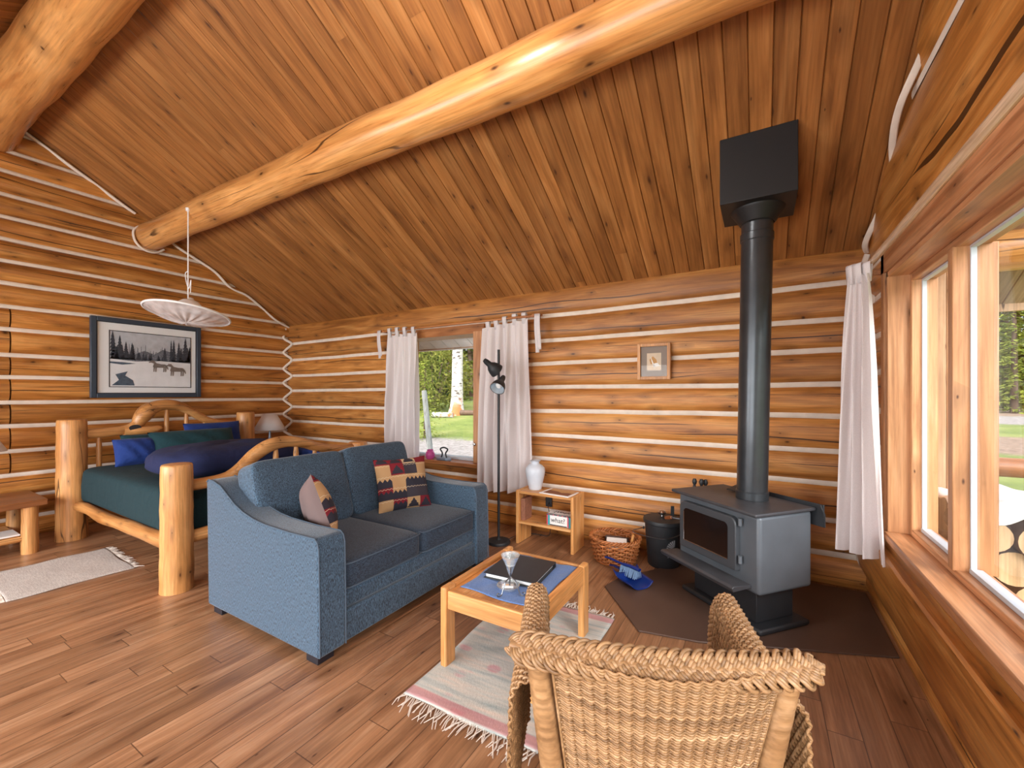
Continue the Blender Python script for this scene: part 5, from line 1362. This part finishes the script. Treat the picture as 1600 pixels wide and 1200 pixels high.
def at_px(u, depth):   # a spot on the ground by bearing and distance
    A = math.radians(30.46); t = (u - 800) / 658
    return ((-sin(A) + t * cos(A)) * depth, (cos(A) + t * sin(A)) * depth)
r = random.Random(12)
FL = 'tall conifer in the forest edge seen through the back window'
FR_ = 'tall conifer in the forest edge seen through the big right window'
x, y = at_px(640, 33); pA = conifer('conifer_tree', M['needle'], 13, 3.0, 1, (x, y, gz(x, y)), FL, 190, .03, 'forest behind the back window')
x, y = at_px(680, 36); pB = conifer('conifer_tree', M['needle'], 15, 3.2, 2, (x, y, gz(x, y)), FL, 200, .02, 'forest behind the back window')
for i in range(8):
    u = 612 + i * 21 + r.uniform(-4, 4); d = 31 + (i % 2) * 7 + r.uniform(-1, 1); x, y = at_px(u, d); copy_tree((pA, pB)[i % 2], (x, y, gz(x, y) - .1), r.uniform(.9, 1.15), r.uniform(0, 6), FL, 'forest behind the back window')
for i in range(10):
    u = 1478 + i * 22 + r.uniform(-5, 5); d = 30 + (i % 2) * 5 + r.uniform(-1, 1); x, y = at_px(u, d); copy_tree((pA, pB)[i % 2], (x, y, gz(x, y) - .1), r.uniform(.85, 1.1), r.uniform(0, 6), FR_, 'forest behind the right window')
x, y = at_px(1585, 25); conifer('conifer_tree', M['needle2'], 8.5, 2.1, 9, (x, y, gz(x, y)), 'bright yellow green young conifer standing before the forest in the right window', 150, .02)
x, y = at_px(1545, 26); conifer('conifer_tree', M['needle2'], 7.5, 2.0, 10, (x, y, gz(x, y)), 'bright young conifer beside the window post, in front of the right window forest', 140, .02)
x, y = at_px(664, 15.5); conifer('conifer_tree', M['needle2'], 3.0, 1.0, 4, (x, y, gz(x, y) - .1), 'small bright green spruce beside the grey post, at the left of the back window', 150, .0)
def bush(loc, rx, rz_, seed, label):
    r = random.Random(seed); t = thing('bush', label, 'bush', loc)
    mb = MB()
    for i in range(2600):
        v = Vector((r.gauss(0, 1), r.gauss(0, 1), r.gauss(0, 1))).normalized() * r.uniform(.45, 1) ** .5
        c = Vector((v.x * rx, v.y * rx, rz_ * (1 + v.z)))
        a = Vector((r.gauss(0, 1), r.gauss(0, 1), r.gauss(0, 1))).normalized() * .14; b = a.orthogonal().normalized() * .055
        mb.add([c - a, c + b, c + a, c - b], [(0, 1, 2, 3)])
    obj('leaves', mb, M['leaf'], t, local=True, smooth=0)
    mb = MB()
    for k in range(7):
        a = k * .9; mb.tube([(0, 0, -.1), (rx * .35 * cos(a), rx * .35 * sin(a), rz_), (rx * .6 * cos(a), rx * .6 * sin(a), rz_ * 1.6)], [.05, .035, .015], 6)
    obj('stems', mb, M['bark'], t, local=True)
x, y = at_px(676, 24.5); bush((x, y, gz(x, y) - .1), 2.4, 2.1, 3, 'large olive leafed bush left of the white birch trunk')
# birch
x, y = at_px(714, 22); g0 = gz(x, y)
mb = MB(); P_ = [(x + .25 * max(0, .9 - z_) ** 2 * -.2 + .012 * z_, y, g0 + z_) for z_ in [-.2, .1, .4, .9, 2, 4, 6, 8, 10]]; mb.tube(P_, [.52, .44, .36, .31, .285, .27, .25, .22, .19], 22)
b_ = obj('birch_tree', mb, M['birch'], None, loc=(x, y, g0), smooth=80); tag(b_, 'thick white birch trunk with orange scarred foot on the lawn behind the back window', 'tree')
for k, (u, d, ln, rz0, lab) in enumerate([(690, 21, 1.1, .3, 'pale felled log lying left of the birch foot'), (731, 21.5, .9, .1, 'dark felled log lying right of the birch foot')]):
    x, y = at_px(u, d); z = gz(x, y); mb = MB(); mb.tube([(x - ln / 2, y, z + .13), (x + ln / 2, y + .2, z + .14)], [.15, .13], 12); tag(obj('felled_log', mb, M['birch'] if k == 0 else M['bark'], None, loc=(x, y, z)), lab, 'log')
# grey fence post close to the window
x, y = at_px(675, 9.5); z = gz(x, y); mb = MB(); mb.lathe([(.001, -.2), (.068, -.2), (.062, 1.0), (.058, 1.72), (.05, 1.76), (.001, 1.765)], (x, y, z), 16, Matrix.Rotation(-.10, 3, Vector((-.6, .8, 0))) ); mb.v = [tuple(p) for p in mb.v]; tag(obj('fence_post', mb, M['post'], None, loc=(x, y, z)), 'leaning grey weathered fence post outside the back window', 'post')
# eave soffit outside the back window
mb = MB(); n = 24
for i in range(n):
    a = -6.4 + i * .22; mb.box(a + .004, a + .216, 0, .70, -.008, .004)
so = struct('eave_soffit', mb, M['soffit'], smooth=0); so.matrix_world = Matrix(((1, 0, 0, 0), (0, c_, s_, YB + .07), (0, -s_, c_, ZE - .075), (0, 0, 0, 1)))
mb = MB(); yy = YB + .74 * c_; zz = ZE - .74 * s_; mb.box(XL - .3, XR + 1.05, yy - .01, yy + .03, zz - .05, zz + .17); struct('eave_fascia', mb, M['weather'], smooth=0)

# log ends of the back wall crossing out past the corner
for i in range(len(chb) - 1):
    z0_, z1_ = chb[i][1], chb[i + 1][1]; zc_ = (z0_ + z1_) / 2; hh = (z1_ - z0_) / 2
    mb = MB(); e = 1.165 + .035 * sin(i * 2.3)
    mb.lathe([(.001, XR + .10), (hh * 1.02, XR + .10), (hh * 1.02, e - .05), (hh * .95, e - .012), (hh * .8, e), (.001, e)], (0, YB + .02, zc_), 26, roty(PI / 2))
    struct('trim_6', mb, M['weather'], smooth=60)
mb = MB(); mb.tube([(XR + .1, YB - .0, 2.38), (XR + 1.0, YB, 2.38)], .13, 22); struct('trim_7', mb, M['beam'])
mb = MB()
for k in range(3): mb.box(XR + .06 + k * .128, XR + .186 + k * .128, YB - .20, YB - .16, -.2, 2.30)
struct('trim_8', mb, M['weather'], bevel=.006)
# porch railing and corner post
prl = thing('porch_railing', 'reddish log porch railing outside the big window', 'railing', (3.2, 5.4, -.25))
mb = MB(); mb.tube([(1.25, 5.4, .80), (5.6, 5.4, .80)], .085, 18); obj('rail_log', mb, M['sill_x'], prl)
mb = MB(); mb.tube([(1.25, 5.4, .10), (5.6, 5.4, .10)], .06, 14); obj('lower_rail', mb, M['sill_x'], prl)
for x in (1.25, 5.6): mb = MB(); mb.tube([(x, 5.4, -.3), (x, 5.4, .95)], .09, 16); obj('rail_post', mb, M['sill_z'], prl)
# firewood with its tarp
r = random.Random(8)
rows = 6; fy0 = 3.28
for i in range(rows):
    for k in range(4):
        rad = r.uniform(.078, .094) if (i, k) != (5, 1) else .098
        x = .985 + k * .185 + (.09 if i % 2 else 0); z = -.16 + i * .168 + r.uniform(-.008, .008); y0 = fy0 + r.uniform(-.04, .04)
        f = thing('firewood_log', 'round cut firewood log in the stack outside the big window', 'log', (x, y0, z), 0, 'firewood stack under the tarp')
        mb = MB(); mb.lathe([(rad * .97, 0), (rad, .02), (rad * 1.02, .2), (rad, .38)], (0, 0, 0), 20, rotx(-PI / 2), caps=False); obj('bark', mb, M['bark'], f, local=True)
        mb = MB(); mb.lathe([(.001, .001), (rad * .97, .001)], (0, 0, 0), 20, rotx(-PI / 2), caps=False); mb.lathe([(.001, .379), (rad, .379)], (0, 0, 0), 20, rotx(-PI / 2), caps=False); obj('cut_face', mb, M['cutend'], f, local=True)
mb = MB()
def tarp(u, v):
    x = .90 + .95 * u; y = 3.17 + .6 * v; e = min(u, 1 - u) * 4
    return (x, y, .83 + .035 * sin(u * 9 + v * 4) + .02 * sin(v * 13 + u * 3) + .02 * sin(u * 23) - .10 * max(0, .18 - v) / .18 * (.6 + .4 * sin(u * 12)) )
mb.grid(tarp, 40, 24); tag(obj('tarp', mb, M['tarp'], None, loc=(1.4, 3.45, .8), solid=.006, smooth=80), 'crumpled white tarp covering the firewood stack outside the big window', 'tarp')
# ------------------------------------------------------------------ ceiling lamp of the room, and an added fill lamp behind the camera
for k, (x, y, z, e) in enumerate(LAMPS):
    cl = thing('ceiling_and_fill_lamp', ('globe ceiling lamp hanging above the sitting corner', 'unseen globe lamp added at the front to brighten the cabin', 'globe ceiling lamp at the front of the cabin')[k % 3], 'ceiling lamp', (x, y, z + .3))
    mb = MB(); mb.tube([(x, y, z + .16), (x, y, ceil_z(y) + .02)], .008, 8); obj('stem', mb, M['black'], cl)
    mb = MB(); mb.lathe([(.10, .05), (.09, .12), (.03, .17), (.001, .172)], (x, y, z), 24, caps=False); obj('shade', mb, M['white'], cl)
# ------------------------------------------------------------------ light, sky, camera
w = bpy.data.worlds.new('World'); S.world = w; w.use_nodes = True
nt = w.node_tree; bg = nt.nodes['Background']
sky = nt.nodes.new('ShaderNodeTexSky'); sky.sky_type = 'NISHITA'; sky.sun_disc = False; sky.sun_elevation = math.radians(48); sky.sun_rotation = math.radians(200); sky.air_density = 1.0; sky.dust_density = 4.0; sky.ozone_density = 1.0
hs = nt.nodes.new('ShaderNodeHueSaturation'); hs.inputs['Saturation'].default_value = .45
nt.links.new(sky.outputs[0], hs.inputs['Color']); nt.links.new(hs.outputs[0], bg.inputs[0]); bg.inputs[1].default_value = SKY
def sun(name, d, e, ang):
    l = bpy.data.lights.new(name, 'SUN'); l.energy = e; l.angle = math.radians(ang); l.color = (1, .97, .93)
    o = bpy.data.objects.new(name, l); COL.objects.link(o); o.rotation_euler = Vector(d).to_track_quat('-Z', 'Y').to_euler(); return o
sun('sun', (-.62, .62, -.48), SUN, 40)
def lamp(name, loc, e, r, c):
    l = bpy.data.lights.new(name, 'POINT'); l.energy = e; l.shadow_soft_size = r; l.color = c
    o = bpy.data.objects.new(name, l); COL.objects.link(o); o.location = loc; return o
for (x, y, z, e) in LAMPS: lamp('ceiling_and_fill_light', (x, y, z), e, .16, (1, .95, .89))
def win_light(loc, rot, sx, sy, e):
    l = bpy.data.lights.new('window_fill_light', 'AREA'); l.shape = 'RECTANGLE'; l.size = sx; l.size_y = sy; l.energy = e; l.color = (.93, .97, 1.0)  # area lights added outside the unseen front panes to boost the interior
    o = bpy.data.objects.new('window_fill_light', l); COL.objects.link(o); o.location = loc; o.rotation_euler = rot
FILLS = [((-4.6, YF - .25, 1.35), (PI / 2, 0, 0), 2.5, 1.6, FILL * 1.3), ((-1.3, YF - .25, 1.25), (PI / 2, 0, 0), 2.7, 1.8, FILL)]
for a in FILLS: win_light(*a)
cam = bpy.data.cameras.new('camera'); co_ = bpy.data.objects.new('camera', cam); COL.objects.link(co_)
co_.location = (0, 0, 1.4548); co_.rotation_euler = (PI / 2, 0, math.radians(30.46))
cam.sensor_width = 36; cam.lens = 36 * 658 / 1600; cam.shift_y = 14 / 1600; cam.clip_start = .02; cam.clip_end = 400
S.camera = co_
S.view_settings.view_transform = 'Standard'; S.view_settings.look = 'None'; S.view_settings.gamma = 1; S.view_settings.use_curve_mapping = False
S.view_settings.exposure = EXPO
S.cycles.use_denoising = True
S.cycles.max_bounces = 10; S.cycles.diffuse_bounces = 6; S.cycles.glossy_bounces = 4; S.cycles.transparent_max_bounces = 24
S.cycles.sample_clamp_indirect = 6
